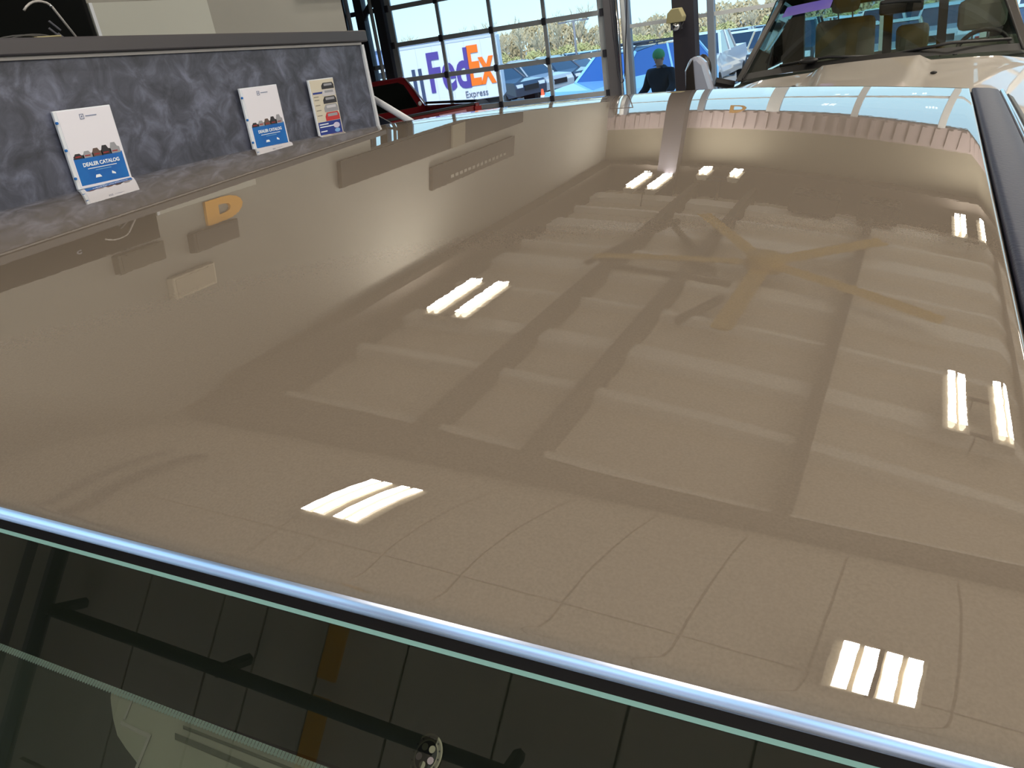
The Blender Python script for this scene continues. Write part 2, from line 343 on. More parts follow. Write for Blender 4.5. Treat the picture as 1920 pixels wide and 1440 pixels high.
# ceiling light fixtures : two twin-tube strips each
LD = {}
def fixture(name='ceiling_light', label='', x=0, y=0, z=4.52, sp=0.3, L=0.86, group=None):
    t = thing(name, label, 'ceiling light', (x, y, z), 0, group)
    for s in (-1, 1):
        MB().prism([(s * sp / 2 - 0.09, -L / 2 - 0.04, 0.0), (s * sp / 2 + 0.09, -L / 2 - 0.04, 0.0), (s * sp / 2 + 0.06, -L / 2 - 0.04, 0.07), (s * sp / 2 - 0.06, -L / 2 - 0.04, 0.07)], (0, L + 0.08, 0)).obj('pan', FIXT, t)
        for q in (-1, 1):
            MB().tube([(s * sp / 2 + q * 0.036, -L / 2, -0.022), (s * sp / 2 + q * 0.036, L / 2, -0.022)], 0.024, 8).obj('tube', TUBE, t, True)
            k_ = round(L, 2)
            if k_ not in LD:
                l_ = bpy.data.lights.new('tube_light', 'AREA'); l_.shape = 'RECTANGLE'; l_.size = 0.052; l_.size_y = L; l_.energy = TUBE_L * pi * 0.052 * L; l_.color = (1.0, 0.915, 0.78); LD[k_] = l_
            lo = bpy.data.objects.new('tube_light', LD[k_]); COL.objects.link(lo); lo.parent = t; lo.location = (s * sp / 2 + q * 0.036, 0, -0.046)
    for yy in (-L / 3, L / 3): box((-sp / 2, yy - 0.012, 0.07), (sp / 2, yy + 0.012, 0.09)).obj('crossbar', DARKST, t)
    for yy in (-L / 3, L / 3): MB().tube([(0, yy, 0.08), (0, yy, ZT - z)], 0.006, 5).obj('hanger', DARKST, t)
    return t
fx = [(-3.42, 5.93, 4.52, .31, .86, 'over the lane beside the left wall, nearer one'), (-3.15, 10.75, 4.45, .32, .86, 'at the far left, near the back wall'),
      (-2.2, 11.1, 4.34, .45, .34, 'close to the steel column at the back wall'), (-1.81, 1.70, 4.52, .18, .84, 'above the windshield, left one'),
      (1.07, 5.88, 4.52, .33, .86, 'over the middle of the lane on the right'), (0.57, 1.12, 4.52, .15, .5, 'above the windshield, right one'), (1.15, 10.75, 4.5, .30, .86, 'at the far right, near the back wall')]
for x, y, z, sp, L_, lb in fx: fixture(label='lit twin-tube ceiling light ' + lb, x=x, y=y, z=z, sp=sp, L=L_)
for x, a in ((3.4, 'first'), (5.2, 'second'), (7.0, 'third'), (8.8, 'fourth')):  # unseen rows, added to brighten the hall and warm the roof's right side
    for y, b in ((-2.9, 'nearest'), (-.4, 'second'), (2.1, 'third'), (4.9, 'fourth'), (7.4, 'fifth'), (9.9, 'farthest')): fixture(label=f'unseen added ceiling light, {b} one of the {a} row to the right', x=x, y=y, group='added fill lights over the right-hand lanes')
for x, a in ((-2.2, 'first'), (.2, 'second'), (2.6, 'third'), (5.0, 'fourth'), (7.4, 'fifth')):  # unseen row behind the camera, added as extra room light
    fixture(label=f'unseen added ceiling light at the near end of the hall, {a} from the left', x=x, y=-6.2, group='added fill lights at the near end of the hall')

# big slow fan
fan = thing('ceiling_fan', 'large yellow five-bladed ceiling fan hanging over the lane', 'fan', (-0.95, 8.0, 4.5), 0)
MB().tube([(0, 0, -0.08), (0, 0, 0.06)], 0.2, 20).obj('hub', YELFAN, fan, True); MB().tube([(0, 0, 0.06), (0, 0, 0.25)], 0.05, 8).obj('downrod', DARKST, fan)
for k in range(5):
    a = radians(-91 + 72 * k); c_, s_ = cos(a), sin(a)
    b = MB()
    pr = [(-0.10, 0.0), (-0.04, 0.02), (0.05, 0.012), (0.10, -0.012), (0.03, 0.0), (-0.05, 0.004)]
    R1, R2 = 0.17, 1.85
    sec = [[(R * c_ - py * s_, R * s_ + py * c_, pz) for py, pz in pr] for R in (R1, R2)]
    n = len(pr); vs = sec[0] + sec[1]
    b.add(vs, [tuple(range(n))[::-1], tuple(range(n, 2 * n))] + [(i, (i + 1) % n, (i + 1) % n + n, i + n) for i in range(n)])
    b.obj('blade', YELFAN, fan)
# pipes and tracks over the cab, seen mirrored in the windshield
sp_ = thing('sprinkler_pipe', 'dark sprinkler pipe crossing below the ceiling panels', 'pipe', (0, -0.98, 4.46))
MB().tube([(-2.90, 0, 0), (3.5, 0, 0)], 0.03, 10).obj('pipe', DARKST, sp_, True)
for x in (-2.88, -1.84, -0.5, 1.0): MB().tube([(x, 0, -0.02), (x, 0, 0.2)], 0.03, 6).obj('clamp', DARKST, sp_)
tr = thing('door_track', 'pale steel door track running below the ceiling panels', 'track', (-3.03, -3.5, 4.52))
box((-0.04, 0, 0), (0.0, 5.4, 0.09)).obj('web', GREYST, tr); box((0.0, 0, -0.01), (0.07, 5.4, 0.01)).obj('flange', DARKST, tr)
box((-0.30, 0, 0.07), (-0.27, 5.4, 0.12)).obj('angle', GREYST, tr)
yc = thing('yellow_marker_strip', 'yellow strip fixed below the ceiling across the pipe', 'strip', (-1.40, -1.35, 4.60))
box((-0.045, 0, 0), (0.045, 0.34, 0.02)).obj('strip', YEL, yc); box((-0.045, 0.42, 0), (0.045, 0.75, 0.02)).obj('strip', YEL, yc)

# =================================================================== PODIUM
PX = -2.8
pod = thing('auction_podium', 'tall charcoal mottled podium with a dark cap and pale trim strip', 'podium', (PX, 2.7, 0))
def zt(y): return 2.262 - 0.047 * (y - 1.75)       # the top slopes slightly
def zb(y): return 1.838 - 0.032 * (y - 1.75)
y0, y1 = -0.4, 3.74
f = MB(); f.prism([(0, y0 - 2.7, 0), (0, y1 - 2.7, 0), (0, y1 - 2.7, zt(y1)), (0, y0 - 2.7, zt(y0))], (-0.06, 0, 0)).obj('front_panel', LAM, pod)
MB().prism([(-0.06, y1 - 2.7, 0), (-1.2, y1 - 2.7, 0), (-1.2, y1 - 2.7, zt(y1)), (-0.06, y1 - 2.7, zt(y1))], (0, -0.05, 0)).obj('end_panel', LAM, pod)
MB().prism([(0.03, y0 - 2.7, zt(y0) + 0.012), (0.03, y1 - 2.66, zt(y1) + 0.012), (0.03, y1 - 2.66, zt(y1) + 0.068), (0.03, y0 - 2.7, zt(y0) + 0.068)], (-0.42, 0, 0)).obj('cap', mat('dark_cap', (62, 60, 66), 0.4), pod, bevel=0.006)
MB().prism([(0.012, y0 - 2.7, zt(y0)), (0.012, y1 - 2.7, zt(y1)), (0.012, y1 - 2.7, zt(y1) + 0.012), (0.012, y0 - 2.7, zt(y0) + 0.012)], (-0.03, 0, 0)).obj('trim_strip', mat('light_trim', (150, 148, 150), 0.4), pod)
box((-0.02, y1 - 2.7, 0), (0.012, y1 - 2.68, zt(y1))).obj('corner_trim', WHITEST, pod)

# leaflets in acrylic holders : built in (y,z) on the podium face
def leaflet(ya, w, kind, label):
    zb_, h = zb(ya) - 0.027, 0.272
    t = thing('leaflet_holder', label, 'leaflet', (PX + 0.012, ya, zb_), 0)
    t.rotation_euler = (radians(-1.8), 0, 0)
    box((0.0, -0.006, 0), (0.012, w + 0.004, h + 0.004)).obj('acrylic_back', ACRYL, t, bevel=0.002)
    box((0.0, -0.008, -0.012), (0.020, w + 0.008, -0.002)).obj('tray', ACRYL, t, bevel=0.002)
    X = 0.0135
    if kind == 1:
        for zz in (0.04, 0.14, 0.235): MB().tube([(0.010, -0.004, zz), (0.016, -0.004, zz)], 0.005, 8).obj('screw', BLUEPR, t)
        pg = box((0.012, 0.006, 0.004), (X, w, h)).obj('page', PAPER, t)
        box((X, 0.012, 0.010), (X + 0.0006, w - 0.007, 0.108)).obj('blue_panel', BLUEPR, pg)
        # row of vehicles as flat print
        vm = MB(); rnd = random.Random(3)
        yy = 0.014
        for q in range(5):
            ww = (w - 0.03) / 5; hh = 0.017 + 0.005 * q
            vm.prism([(X + 0.0007, yy, 0.104), (X + 0.0007, yy + ww * 1.1, 0.104), (X + 0.0007, yy + ww * 1.1, 0.106 + hh * .5), (X + 0.0007, yy + ww * .85, 0.106 + hh * .62), (X + 0.0007, yy + ww * .7, 0.106 + hh), (X + 0.0007, yy + ww * .25, 0.106 + hh), (X + 0.0007, yy + ww * .08, 0.106 + hh * .55), (X + 0.0007, yy, 0.106 + hh * .45)], (0.0003, 0, 0), q % 3)
            vm.box((X + 0.001, yy + ww * .2, 0.110), (X + 0.0014, yy + ww * .8, 0.114), 3)
            yy += ww
        vm.obj('printed_vehicles', [INK, mat('print_silver', (150, 152, 162), 0.6), mat('print_brown', (96, 78, 74), 0.6), mat('print_red', (150, 40, 44), 0.6)], pg)
        text_mesh('DEALER CATALOG', 0.0185, 0.0003, WHITEPR, pg, mtx=frame((X + 0.001, w * 0.53, 0.080), (0, 1, 0), (0, 0, 1)), bold=0.0006, xscale=1.0)
        box((X + 0.0006, w * .25, 0.064), (X + 0.0012, w * .80, 0.0665)).obj('text_line', WHITEPR, pg)
        box((X + 0.0006, w * .38, 0.056), (X + 0.0012, w * .68, 0.0580)).obj('text_line', mat('pale_blue_print', (120, 180, 220), 0.5), pg)
        MB().prism([(X + .0006, w * .34, .030), (X + .0006, w * .46, .030), (X + .0006, w * .43, .040), (X + .0006, w * .36, .040)], (.0006, 0, 0)).obj('icon', WHITEPR, pg)
        MB().prism([(X + .0006, w * .66, .034), (X + .0006, w * .73, .030), (X + .0006, w * .73, .036), (X + .0006, w * .67, .044)], (.0006, 0, 0)).obj('icon', WHITEPR, pg)
        # small logo mark and word line at the top
        lg = MB(); a = (w * .40, .238)
        lg.box((X + .0006, a[0], a[1]), (X + .0012, a[0] + .017, a[1] + .002)).box((X + .0006, a[0], a[1] + .016), (X + .0012, a[0] + .017, a[1] + .018)).box((X + .0006, a[0], a[1]), (X + .0012, a[0] + .002, a[1] + .018)).box((X + .0006, a[0] + .015, a[1]), (X + .0012, a[0] + .017, a[1] + .018)).box((X + .0006, a[0] + .006, a[1] + .006), (X + .0012, a[0] + .011, a[1] + .012))
        lg.box((X + .0006, a[0] + .024, a[1] + .008), (X + .0012, a[0] + .07, a[1] + .011))
        lg.obj('logo_print', mat('slate_print', (110, 124, 160), 0.6), pg)
    else:
        pg = box((0.012, 0.0, 0.004), (X, w, h)).obj('page', mat('cream_page', (206, 200, 186), 0.6), t)
        box((X, 0.0, 0.004), (X + .0006, w - .006, 0.070)).obj('blue_panel', NAVY, pg)
        for zz, ww in ((.056, .07), (.044, .11), (.022, .05)): box((X + .0006, .008, zz), (X + .0012, .008 + ww, zz + .005)).obj('text_line', WHITEPR, pg)
        MB().ell((X + .001, w * .76, .045), (.0006, .026, .014)).obj('round_logo', mat('pale_pink_print', (200, 196, 226), 0.5), pg)
        MB().ell((X + .001, w * .76, .020), (.0006, .022, .010)).obj('round_logo', mat('sky_print', (120, 170, 230), 0.5), pg)
        box((X, .006, .205), (X + .0006, w * .45, .214)).obj('navy_bar', NAVY, pg)
        for zz in (.19, .175, .15, .125, .10): box((X, .008, zz), (X + .0006, .045, zz + .004)).obj('text_line', mat('grey_print', (130, 126, 118), .6), pg)
        vm = MB(); rnd = random.Random(5)
        for q, (zz, hh, mi) in enumerate(((.072, .040, 3), (.115, .036, 1), (.155, .034, 0), (.192, .030, 2), (.225, .030, 0))):
            a0 = w * (.36 + .02 * q); a1 = w * .97
            vm.prism([(X + .0006, a0, zz), (X + .0006, a1, zz), (X + .0006, a1, zz + hh * .6), (X + .0006, a1 - .01, zz + hh), (X + .0006, a0 + .015, zz + hh), (X + .0006, a0, zz + hh * .55)], (.0006, 0, 0), mi)
            vm.box((X + .0012, a0 + .02, zz + hh * .5), (X + .0018, a1 - .015, zz + hh * .85), 1 if mi != 1 else 2)
        vm.obj('printed_vehicles', [INK, mat('print_silver', (150, 152, 162), 0.6), mat('print_pale', (196, 196, 206), 0.6), mat('print_red2', (190, 50, 56), 0.6)], pg)
    return t
leaflet(1.845, 0.226, 1, 'nearest white and blue DEALER CATALOG leaflet in a clear holder')
leaflet(2.755, 0.232, 1, 'middle white and blue DEALER CATALOG leaflet in a clear holder')
leaflet(3.225, 0.185, 2, 'leaflet with stacked car pictures and a red car, nearest the podium end')

# things behind the podium
tv = thing('wall_screen', 'large black wall screen behind the podium, switched off', 'screen', (XL, 2.1, 2.25))
box((0.0, 0, 0), (0.06, 1.08, 0.58)).obj('bezel', mat('black_screen', (5, 6, 7), 0.5, spec=0.1), tv, bevel=0.01); box((0.06, 0.03, 0.03), (0.062, 1.05, 0.55)).obj('display', mat('screen_face', (3, 5, 5), 0.5, spec=0.05), tv)
text_mesh('c', 0.075, 0.001, mat('dim_print', (116, 122, 140), 0.6), tv, mtx=frame((0.064, 0.525, 0.46), (0, 1, 0), (0, 0, 1)), bold=0.002)
wp = thing('light_wall_panel', 'pale grey flat panel on the wall behind the podium', 'panel', (XL, 3.19, 2.2))
box((0, 0, 0), (0.05, 0.86, 0.385)).obj('panel', PANEL, wp); box((0.05, 0, 0), (0.056, 0.02, 0.385)).obj('edge_strip', WHITEST, wp)
for nm, lb, c, ya, za, w_, h_ in (('wall_speaker', 'dark box on the wall above the pale panel', (40, 34, 30), 3.42, 2.90, .40, .20), ('junction_box', 'olive grey box on the wall above the black screen', (60, 58, 46), 2.85, 2.86, .34, .18), ('access_hatch', 'pale square hatch high on the wall above the dark box', (190, 182, 164), 3.2, 3.24, .36, .2)):
    t_ = thing(nm, lb, 'box' if nm != 'access_hatch' else 'hatch', (XL, ya, za)); box((0, 0, 0), (.07, w_, h_)).obj('casing', mat(nm + '_paint', c, .5), t_, bevel=.01); box((.07, .02, .02), (.075, w_ - .02, h_ - .02)).obj('cover', mat(nm + '_cover', tuple(int(v * .9) for v in c), .6), t_)
gn = thing('gooseneck_lamp', 'thin silver gooseneck rising from behind the podium cap', 'lamp', (-3.05, 2.25, 2.322))
pts = [(0, 0.005, -.01), (0, -0.066, 0.146), (0, -.073, .154), (0, -0.083, .161), (0, -.10, .166), (0, -.118, .168), (0, -.137, .166), (0, -.154, .160), (0, -.170, .151), (0, -.185, .139)]; pts = pts[:1] + [(a, b, c - .02) for a, b, c in pts[1:]]
MB().tube(pts, 0.0045, 8).obj('neck', mat('satin_steel', (160, 158, 158), 0.4, 0.1), gn, True); MB().ell((0, -0.07, 0.13), (.006, .006, .006)).obj('joint', CHROME, gn, True)
MB().tube([(0, 0, -0.012), (0, 0, 0.01)], 0.02).obj('base', DARKST, gn)
cb = thing('black_cables', 'two black cables arching over the podium cap', 'cable', (-3.05, 1.9, 2.325))
for off, w_ in ((0.0, 0.25), (0.06, 0.22)):
    MB().tube([(0, off - 0.02 + w_ * (1 - cos(a)) / 2, 0.032 * sin(a) + 0.0) for a in linsp(0, pi * .8, 10)], 0.004, 6).obj('cable', mat('grey_cable', (60, 60, 62), .5), cb, True)
bx = thing('tan_carton', 'small tan paper carton lying on the podium cap', 'box', (-3.05, 2.035, 2.322))
MB().prism([(0, 0.0, 0), (0, 0.11, 0), (0, 0.10, 0.022), (0, -0.008, 0.022)], (0.06, 0, 0)).obj('carton', mat('tan_card', (126, 116, 78), .7), bx); box((0.061, 0.0, 0.018), (0.063, 0.10, 0.022)).obj('flap', mat('pale_card', (160, 152, 116), .7), bx)
pn = thing('pen_bundle', 'dark pens with pale clips standing behind the podium cap', 'pens', (-3.05, 2.205, 2.30))
for k, (a, z) in enumerate(((0, .02), (-.03, .04), (-.055, .015), (-.02, .065))): MB().tube([(0, a, z), (0, a - .035, z + .035)], .004, 6).obj('pen', mat('pen_grey', (84, 86, 96), .4), pn)
# handrail by the podium end
hr = thing('stair_handrail', 'white sloping handrail beside the end of the podium', 'handrail', (-2.85, 3.9, 0))
MB().tube([(-.12, 0, 1.92), (.22, 0.05, 1.68), (.5, .1, 1.45)], 0.02, 8).obj('rail', WHITEST, hr, True)
for q in ((.22, .05, 1.68), (.5, .1, 1.45)): MB().tube([(q[0], q[1], 0), q], 0.015, 8).obj('post', WHITEST, hr)
MB().prism([(-.1, .03, 1.80), (.22, .06, 1.60), (.22, .06, 1.40), (-.1, .03, 1.5)], (0, .01, 0)).obj('infill', mat('dark_infill', (30, 36, 50), .5), hr)

# =================================================================== TAN TRUCK (foreground)
XC, XR, CRN = -0.80, 0.047, 0.050; W2 = XR - XC; XLT = XC - W2; ZE = ZC - 0.175
YF, YR = 0.1755, 1.49
def yfront(x): u = (x - XC) / W2; return YF - .042 * (1 - u * u)
def yrear(x): u = (x - XC) / W2; return YR + .12 * (1 - u * u) - (0.08 * max(0, -u) ** 2)
def zroof(x, y):
    u = (x - XC) / W2; z = ZE + CRN * (1 - u * u)
    yf, yr = yfront(x), yrear(x); r = yr - y
    kb = 0.14 - 0.12 * u
    if r < .35: z -= kb * (.35 - r) ** 2
    t = y - yf
    if t < .07: z -= 2.0 * (.07 - t) ** 2
    return z
truck = thing('tan_pickup', 'champagne tan truck whose broad glossy roof fills the foreground', 'truck', (0, 0, 0))
NX, NY = 180, 190
us = [i / (NX - 1) for i in range(NX)]
def vmap(t): return t
rb = MB()
def pt(u, v):
    x = lr(XLT, XR, u); yf, yr = yfront(x), yrear(x)
    t = v; t = 0.5 * (t ** 1.8) + 0.5 * t
    y = lr(yf, yr, t); return (x, y, zroof(x, y))
rb.grid(pt, us, [j / (NY - 1) for j in range(NY)])
# front rolled flange
def fl(u, a):
    x = lr(XLT, XR, u); yf = yfront(x); z = zroof(x, yf); a0 = 0.28; r = 0.009
    if a <= 2.0: return (x, yf - r * (sin(a) - sin(a0)), z - r * (cos(a0) - cos(a)))
    ye = yf - r * (sin(2.0) - sin(a0)); ze = z - r * (cos(a0) - cos(2.0)); return (x, ye + 0.012 * (a - 2.0), ze - 0.004 * (a - 2.0))
rb.grid(lambda u, a: fl(u, a), us, linsp(0.95, 0.28, 6))
MB().grid(lambda u, a: tuple(Vector(fl(u, a)) + Vector((0, -.0002, .0001))), us, [3.0] + linsp(2.0, 0.90, 12)).obj('header_highlight_strip', mat('sky_tinted_steel', (212, 222, 246), .21, 1.0), truck, True)  # added glossy strip, tinted blue to carry the sky highlight along the edge
# rear roll down
def rr(u, a):
    x = lr(XLT, XR, u); y = yrear(x); z = zroof(x, y); r = 0.05; a0 = 0.12
    return (x, y + r * (sin(a) - sin(a0)), z - r * (cos(a0) - cos(a)))
rb.grid(rr, us, linsp(0.12, 1.45, 8))
# right and left edge rolls
def rl(side):
    X = XR if side > 0 else XLT
    def g(v, a):
        t = 0.5 * (v ** 1.8) + 0.5 * v; y = lr(yfront(X), yrear(X), t); z = zroof(X, y); r = 0.004 if side > 0 else 0.02; a0 = 0.16
        return (X + side * r * (sin(a) - sin(a0)), y, z - r * (cos(a0) - cos(a)) - (0.012 if a > 1.5 else 0))
    return g
vs_ = [j / (NY - 1) for j in range(NY)]
rb.grid(rl(1), vs_, linsp(1.57, 0.16, 7)); rb.grid(rl(-1), vs_, linsp(0.16, 1.57, 7))
# sunk merge of coincident borders for smooth shading
bm = bmesh.new(); me = rb.mesh('roof_panel', PAINT, True); bm.from_mesh(me); bmesh.ops.remove_doubles(bm, verts=bm.verts, dist=1e-5); bmesh.ops.recalc_face_normals(bm, faces=bm.faces); bm.to_mesh(me); bm.free()
if me.polygons[len(me.polygons) // 4].normal.z < 0: me.flip_normals()
roof = bpy.data.objects.new('roof_panel', me); COL.objects.link(roof); roof.parent = truck
# ditch moulding and side rail, right
ys = linsp(YF - 0.02, YR + 0.005, 40)
def strip(prof, name, m, par, ysx=ys, smooth=True, yoff=0):
    b = MB(); n = len(prof)
    for j, y in enumerate(ysx):
        zz = zroof(min(max(prof[0][0], XLT), XR), min(max(y, YF), YR)); b.v += [(px, y, zz + pz) for px, pz in prof]
    for j in range(len(ysx) - 1):
        for i in range(n - 1): b.f.append((j * n + i, j * n + i + 1, (j + 1) * n + i + 1, (j + 1) * n + i)[::-1]); b.m.append(0)
    b.f.append(tuple(range(n))); b.m.append(0)
    return b.obj(name, m, par, smooth)
strip([(XR + .001, -0.010), (XR + .002, -0.007), (XR + .0055, -0.007), (XR + .006, -0.02)], 'ditch_moulding', SEAL, truck)
strip([(XR + .0055, -.014), (XR + .0058, -.003), (XR + .0072, -.0012), (XR + .012, -.001), (XR + .030, -.003), (XR + .042, -.0068), (XR + .046, -.012)], 'side_rail', RAIL, truck)
strip([(XR + .044, -.016), (XR + .045, -.008), (XR + .048, -.006), (XR + .051, -.009), (XR + .053, -.018)], 'drip_trim', CHROME, truck)
strip([(XR + .051, -.022), (XR + .056, -.014), (XR + .064, -.02), (XR + .08, -.08), (XR + .12, -.35), (XR + .16, -.62), (XR + .17, -1.1)], 'door_frame', BLACK, truck)
strip([(XLT - .001, -0.03), (XLT - .006, -0.02), (XLT - .05, -0.03), (XLT - .09, -0.12), (XLT - .18, -.65), (XLT - .2, -1.1)], 'left_body_side', PAINT, truck)
# rear glass and cab back
MB().grid(lambda u, v: (lr(XLT + .06, XR - .06, u), yrear(lr(XLT, XR, u)) + .05 + .10 * v, ZE - .045 - .42 * v), linsp(0, 1, 16), [0, 1]).obj('rear_window', CARGLASS, truck, True)
box((XLT - .1, YR + .20, 0.7), (XR + .1, YR + .24, ZE - .42)).obj('cab_back', PAINT, truck)
# windshield
TH = radians(28)
def gl(x, s, d=0.0):
    u = (x - XC) / W2; sag = 0.012 * u * u
    return (x, yfront(x) - .0105 - s * cos(TH) - d * sin(TH), zroof(x, yfront(x)) - .010 - s * sin(TH) * (1 + .15 * s) - d * cos(TH) * 1.0)
xs = linsp(XLT + .015, XR - .004, 60)
MB().grid(lambda x, s: gl(x, s), xs, [.78, .6, .4, .25, .15, .1, .07, .05, .03, .015, 0]).obj('windshield', glass('windshield_glass', (0.93, 0.99, 0.97), ior=1.75), truck, True)
MB().grid(lambda x, s: gl(x, s, .0012), xs, [.0400, .03, .02, .01, 0]).obj('black_band', mat('frit_black', (66, 76, 66), .8), truck, True)
MB().grid(lambda x, s: gl(x, s, -.0006), xs, [.0016, 0.0]).obj('glass_edge', mat('teal_glass_edge', (120, 160, 158), .2), truck, True)
MB().grid(lambda x, s: gl(x, s, .0), xs, [0.0, -.006]).obj('windshield_seal', SEAL, truck, True)
# serrated pale line at the lower rim of the black band
def srim(x): return .0399 + .0021 * (x + .30) / .15 if x > -.30 else .0399
dt = MB(); xx = -0.42
while xx < -0.06:
    w_ = .00115; dt.add([gl(xx, srim(xx), .0001), gl(xx + w_, srim(xx), .0001), gl(xx + w_, srim(xx) + .0019, .0001), gl(xx + w_ * .55, srim(xx) + .0024, .0001), gl(xx, srim(xx) + .0019, .0001)], [(0, 1, 2, 3, 4)])
    xx += .0013
tag(dt.obj('dotted_edge', mat('teal_dots', (226, 250, 246), .6), truck), kind='stuff')
# tinted zone around the sensor window and the pale cover behind the glass
MB().grid(lambda x, s: gl(x, s, .0022), linsp(XLT + .03, -.10, 40), [.30, .2, .12, .09, .07, .055, .04]).obj('shade_band', mat('dark_green_frit', (104, 116, 106), .8), truck, True)
outline = [(-.2406, .0405), (-.2390, .043), (-.2375, .0446), (-.2350, .0470), (-.2331, .0488), (-.2281, .0527), (-.2221, .0553), (-.2161, .0575), (-.2115, .0600), (-.20, .066), (-.17, .073), (-.10, .080), (-.06, .080), (-.03, .075), (-.03, .0425), (-.15, .0425)]
cm_ = MB(); cm_.add([gl(a, b, .0016) for a, b in outline], [tuple(range(len(outline)))])
cover = cm_.obj('sensor_cover', mat('pale_grey_green_plastic', (236, 242, 230), .8, noise=(14, .3, (220, 228, 212))), truck)
def on_glass(poly, d, m, name, par):
    b = MB(); top = [Vector(gl(a, s, d)) for a, s in poly]; b.prism(top, Vector((0, -sin(TH), -cos(TH))) * .0005); o = b.obj(name, m, par); return o
DKC = mat('cover_groove', (150, 160, 146), .7); LTC = mat('cover_rib', (235, 238, 232), .6)
on_glass([(-.2055, .0440), (-.2050, .0446), (-.13, .0458), (-.13, .0453)], .0008, DKC, 'groove', truck)
on_glass([(-.2070, .0468), (-.2060, .0482), (-.13, .0505), (-.13, .0490)], .0008, DKC, 'groove', truck)
on_glass([(-.2296, .0490), (-.2290, .0500), (-.2157, .0506), (-.2157, .0496)], .0008, LTC, 'rib', truck)
on_glass([(-.2163, .0498), (-.2152, .0498), (-.2136, .0600), (-.2147, .0600)], .0008, LTC, 'rib', truck)
on_glass([(-.2301, .0417), (-.2294, .0417), (-.2282, .0480), (-.2290, .0482)], .0008, LTC, 'rib', truck)
# round emblem behind the glass
EC = (-.1210, .0302); EU = Vector((1, 0, 0)); EV = Vector((0, cos(TH), sin(TH)))
eo = Vector(gl(EC[0], EC[1], .0004)); emb = MB()
def ring(r0, r1, mi, n=32):
    vs = [eo + EU * r * cos(2 * pi * k / n) * .82 + EV * r * sin(2 * pi * k / n) for r in (r0, r1) for k in range(n)]
    emb.add(vs, [(k, (k + 1) % n, (k + 1) % n + n, k + n) for k in range(n)], mi)
ring(.0058, .0064, 0); ring(.0047, .0058, 1); ring(.0043, .0047, 0)
emb.add([eo + EU * .0043 * cos(2 * pi * k / 24) * .82 + EV * .0043 * sin(2 * pi * k / 24) for k in range(24)], [tuple(range(24))], 2)
for k in range(5):
    a = 2 * pi * k / 5 + pi / 2 + .6; c0 = eo + EU * .0027 * cos(a) * .82 + EV * .0027 * sin(a) + Vector((0, -.0001, .0002))
    emb.add([c0 + EU * .0011 * cos(2 * pi * q / 10) + EV * .0011 * sin(2 * pi * q / 10) for q in range(10)], [tuple(range(10))], 3 if k % 2 else 0)
for k in range(14):
    a = 2 * pi * k / 14; c0 = eo + EU * .00525 * cos(a) * .82 + EV * .00525 * sin(a) + Vector((0, -.0001, .0002))
    emb.add([c0 + EU * .0003 * cos(2 * pi * q / 6) + EV * .0003 * sin(2 * pi * q / 6) for q in range(6)], [tuple(range(6))], 2)
emb.obj('round_emblem', [mat('emblem_olive', (104, 106, 88), .6), mat('emblem_grey', (78, 80, 68), .6), mat('emblem_dark', (24, 30, 26), .6), mat('emblem_mauve', (126, 118, 122), .6)], truck)
# dark cabin below the glass, cowl, hood and doors
box((XLT + .05, -.62, 1.30), (XR - .02, -.42, 1.42)).obj('dashboard', mat('dash_dark', (30, 32, 32), .8), truck, bevel=.02)
box((XLT - .05, -.7, .7), (XR + .05, YR + .2, .75)).obj('cabin_floor', BLACK, truck)
MB().prism([(XLT - .1, -.58, .75), (XLT - .1, -.58, 1.5), (XLT - .1, -.75, 1.52), (XLT - .1, -1.9, 1.38), (XLT - .1, -2.0, .9), (XLT - .1, -1.9, .6), (XLT - .1, -.8, .6)], (XR - XLT + .2, 0, 0)).obj('hood', PAINT, truck, bevel=.03)
for s, X in ((1, XR), (-1, XLT)):
    MB().prism([(X + s * .012, yfront(X) + .02, ZE - .03), (X + s * .012, yfront(X) - .03, ZE - .03), (X + s * .1, -.66, 1.50), (X + s * .1, -.58, 1.50)], (s * .03, 0, 0)).obj('windshield_pillar', PAINT if s < 0 else BLACK, truck)
    for yy in (-1.35, 2.6):
        w = MB().tube([(X + s * -.02, yy, .4), (X + s * .16, yy, .4)], .4, 24).obj('wheel', TYRE, truck, True); MB().tube([(X + s * .15, yy, .4), (X + s * .17, yy, .4)], .24, 16).obj('rim', RIM, w)
MB().prism([(XLT - .1, YR + .3, .6), (XLT - .1, YR + .3, 1.3), (XLT - .1, 3.35, 1.3), (XLT - .1, 3.35, .6)], (.08, 0, 0)).obj('bed_side', PAINT, truck); MB().prism([(XR + .02, YR + .3, .6), (XR + .02, YR + .3, 1.3), (XR + .02, 3.35, 1.3), (XR + .02, 3.35, .6)], (.08, 0, 0)).obj('bed_side', PAINT, truck)
box((XLT - .02, YR + .3, .75), (XR + .02, 3.35, .8)).obj('bed_floor', BLACK, truck); box((XLT - .02, 3.3, .8), (XR + .02, 3.36, 1.28)).obj('tailgate', PAINT, truck)

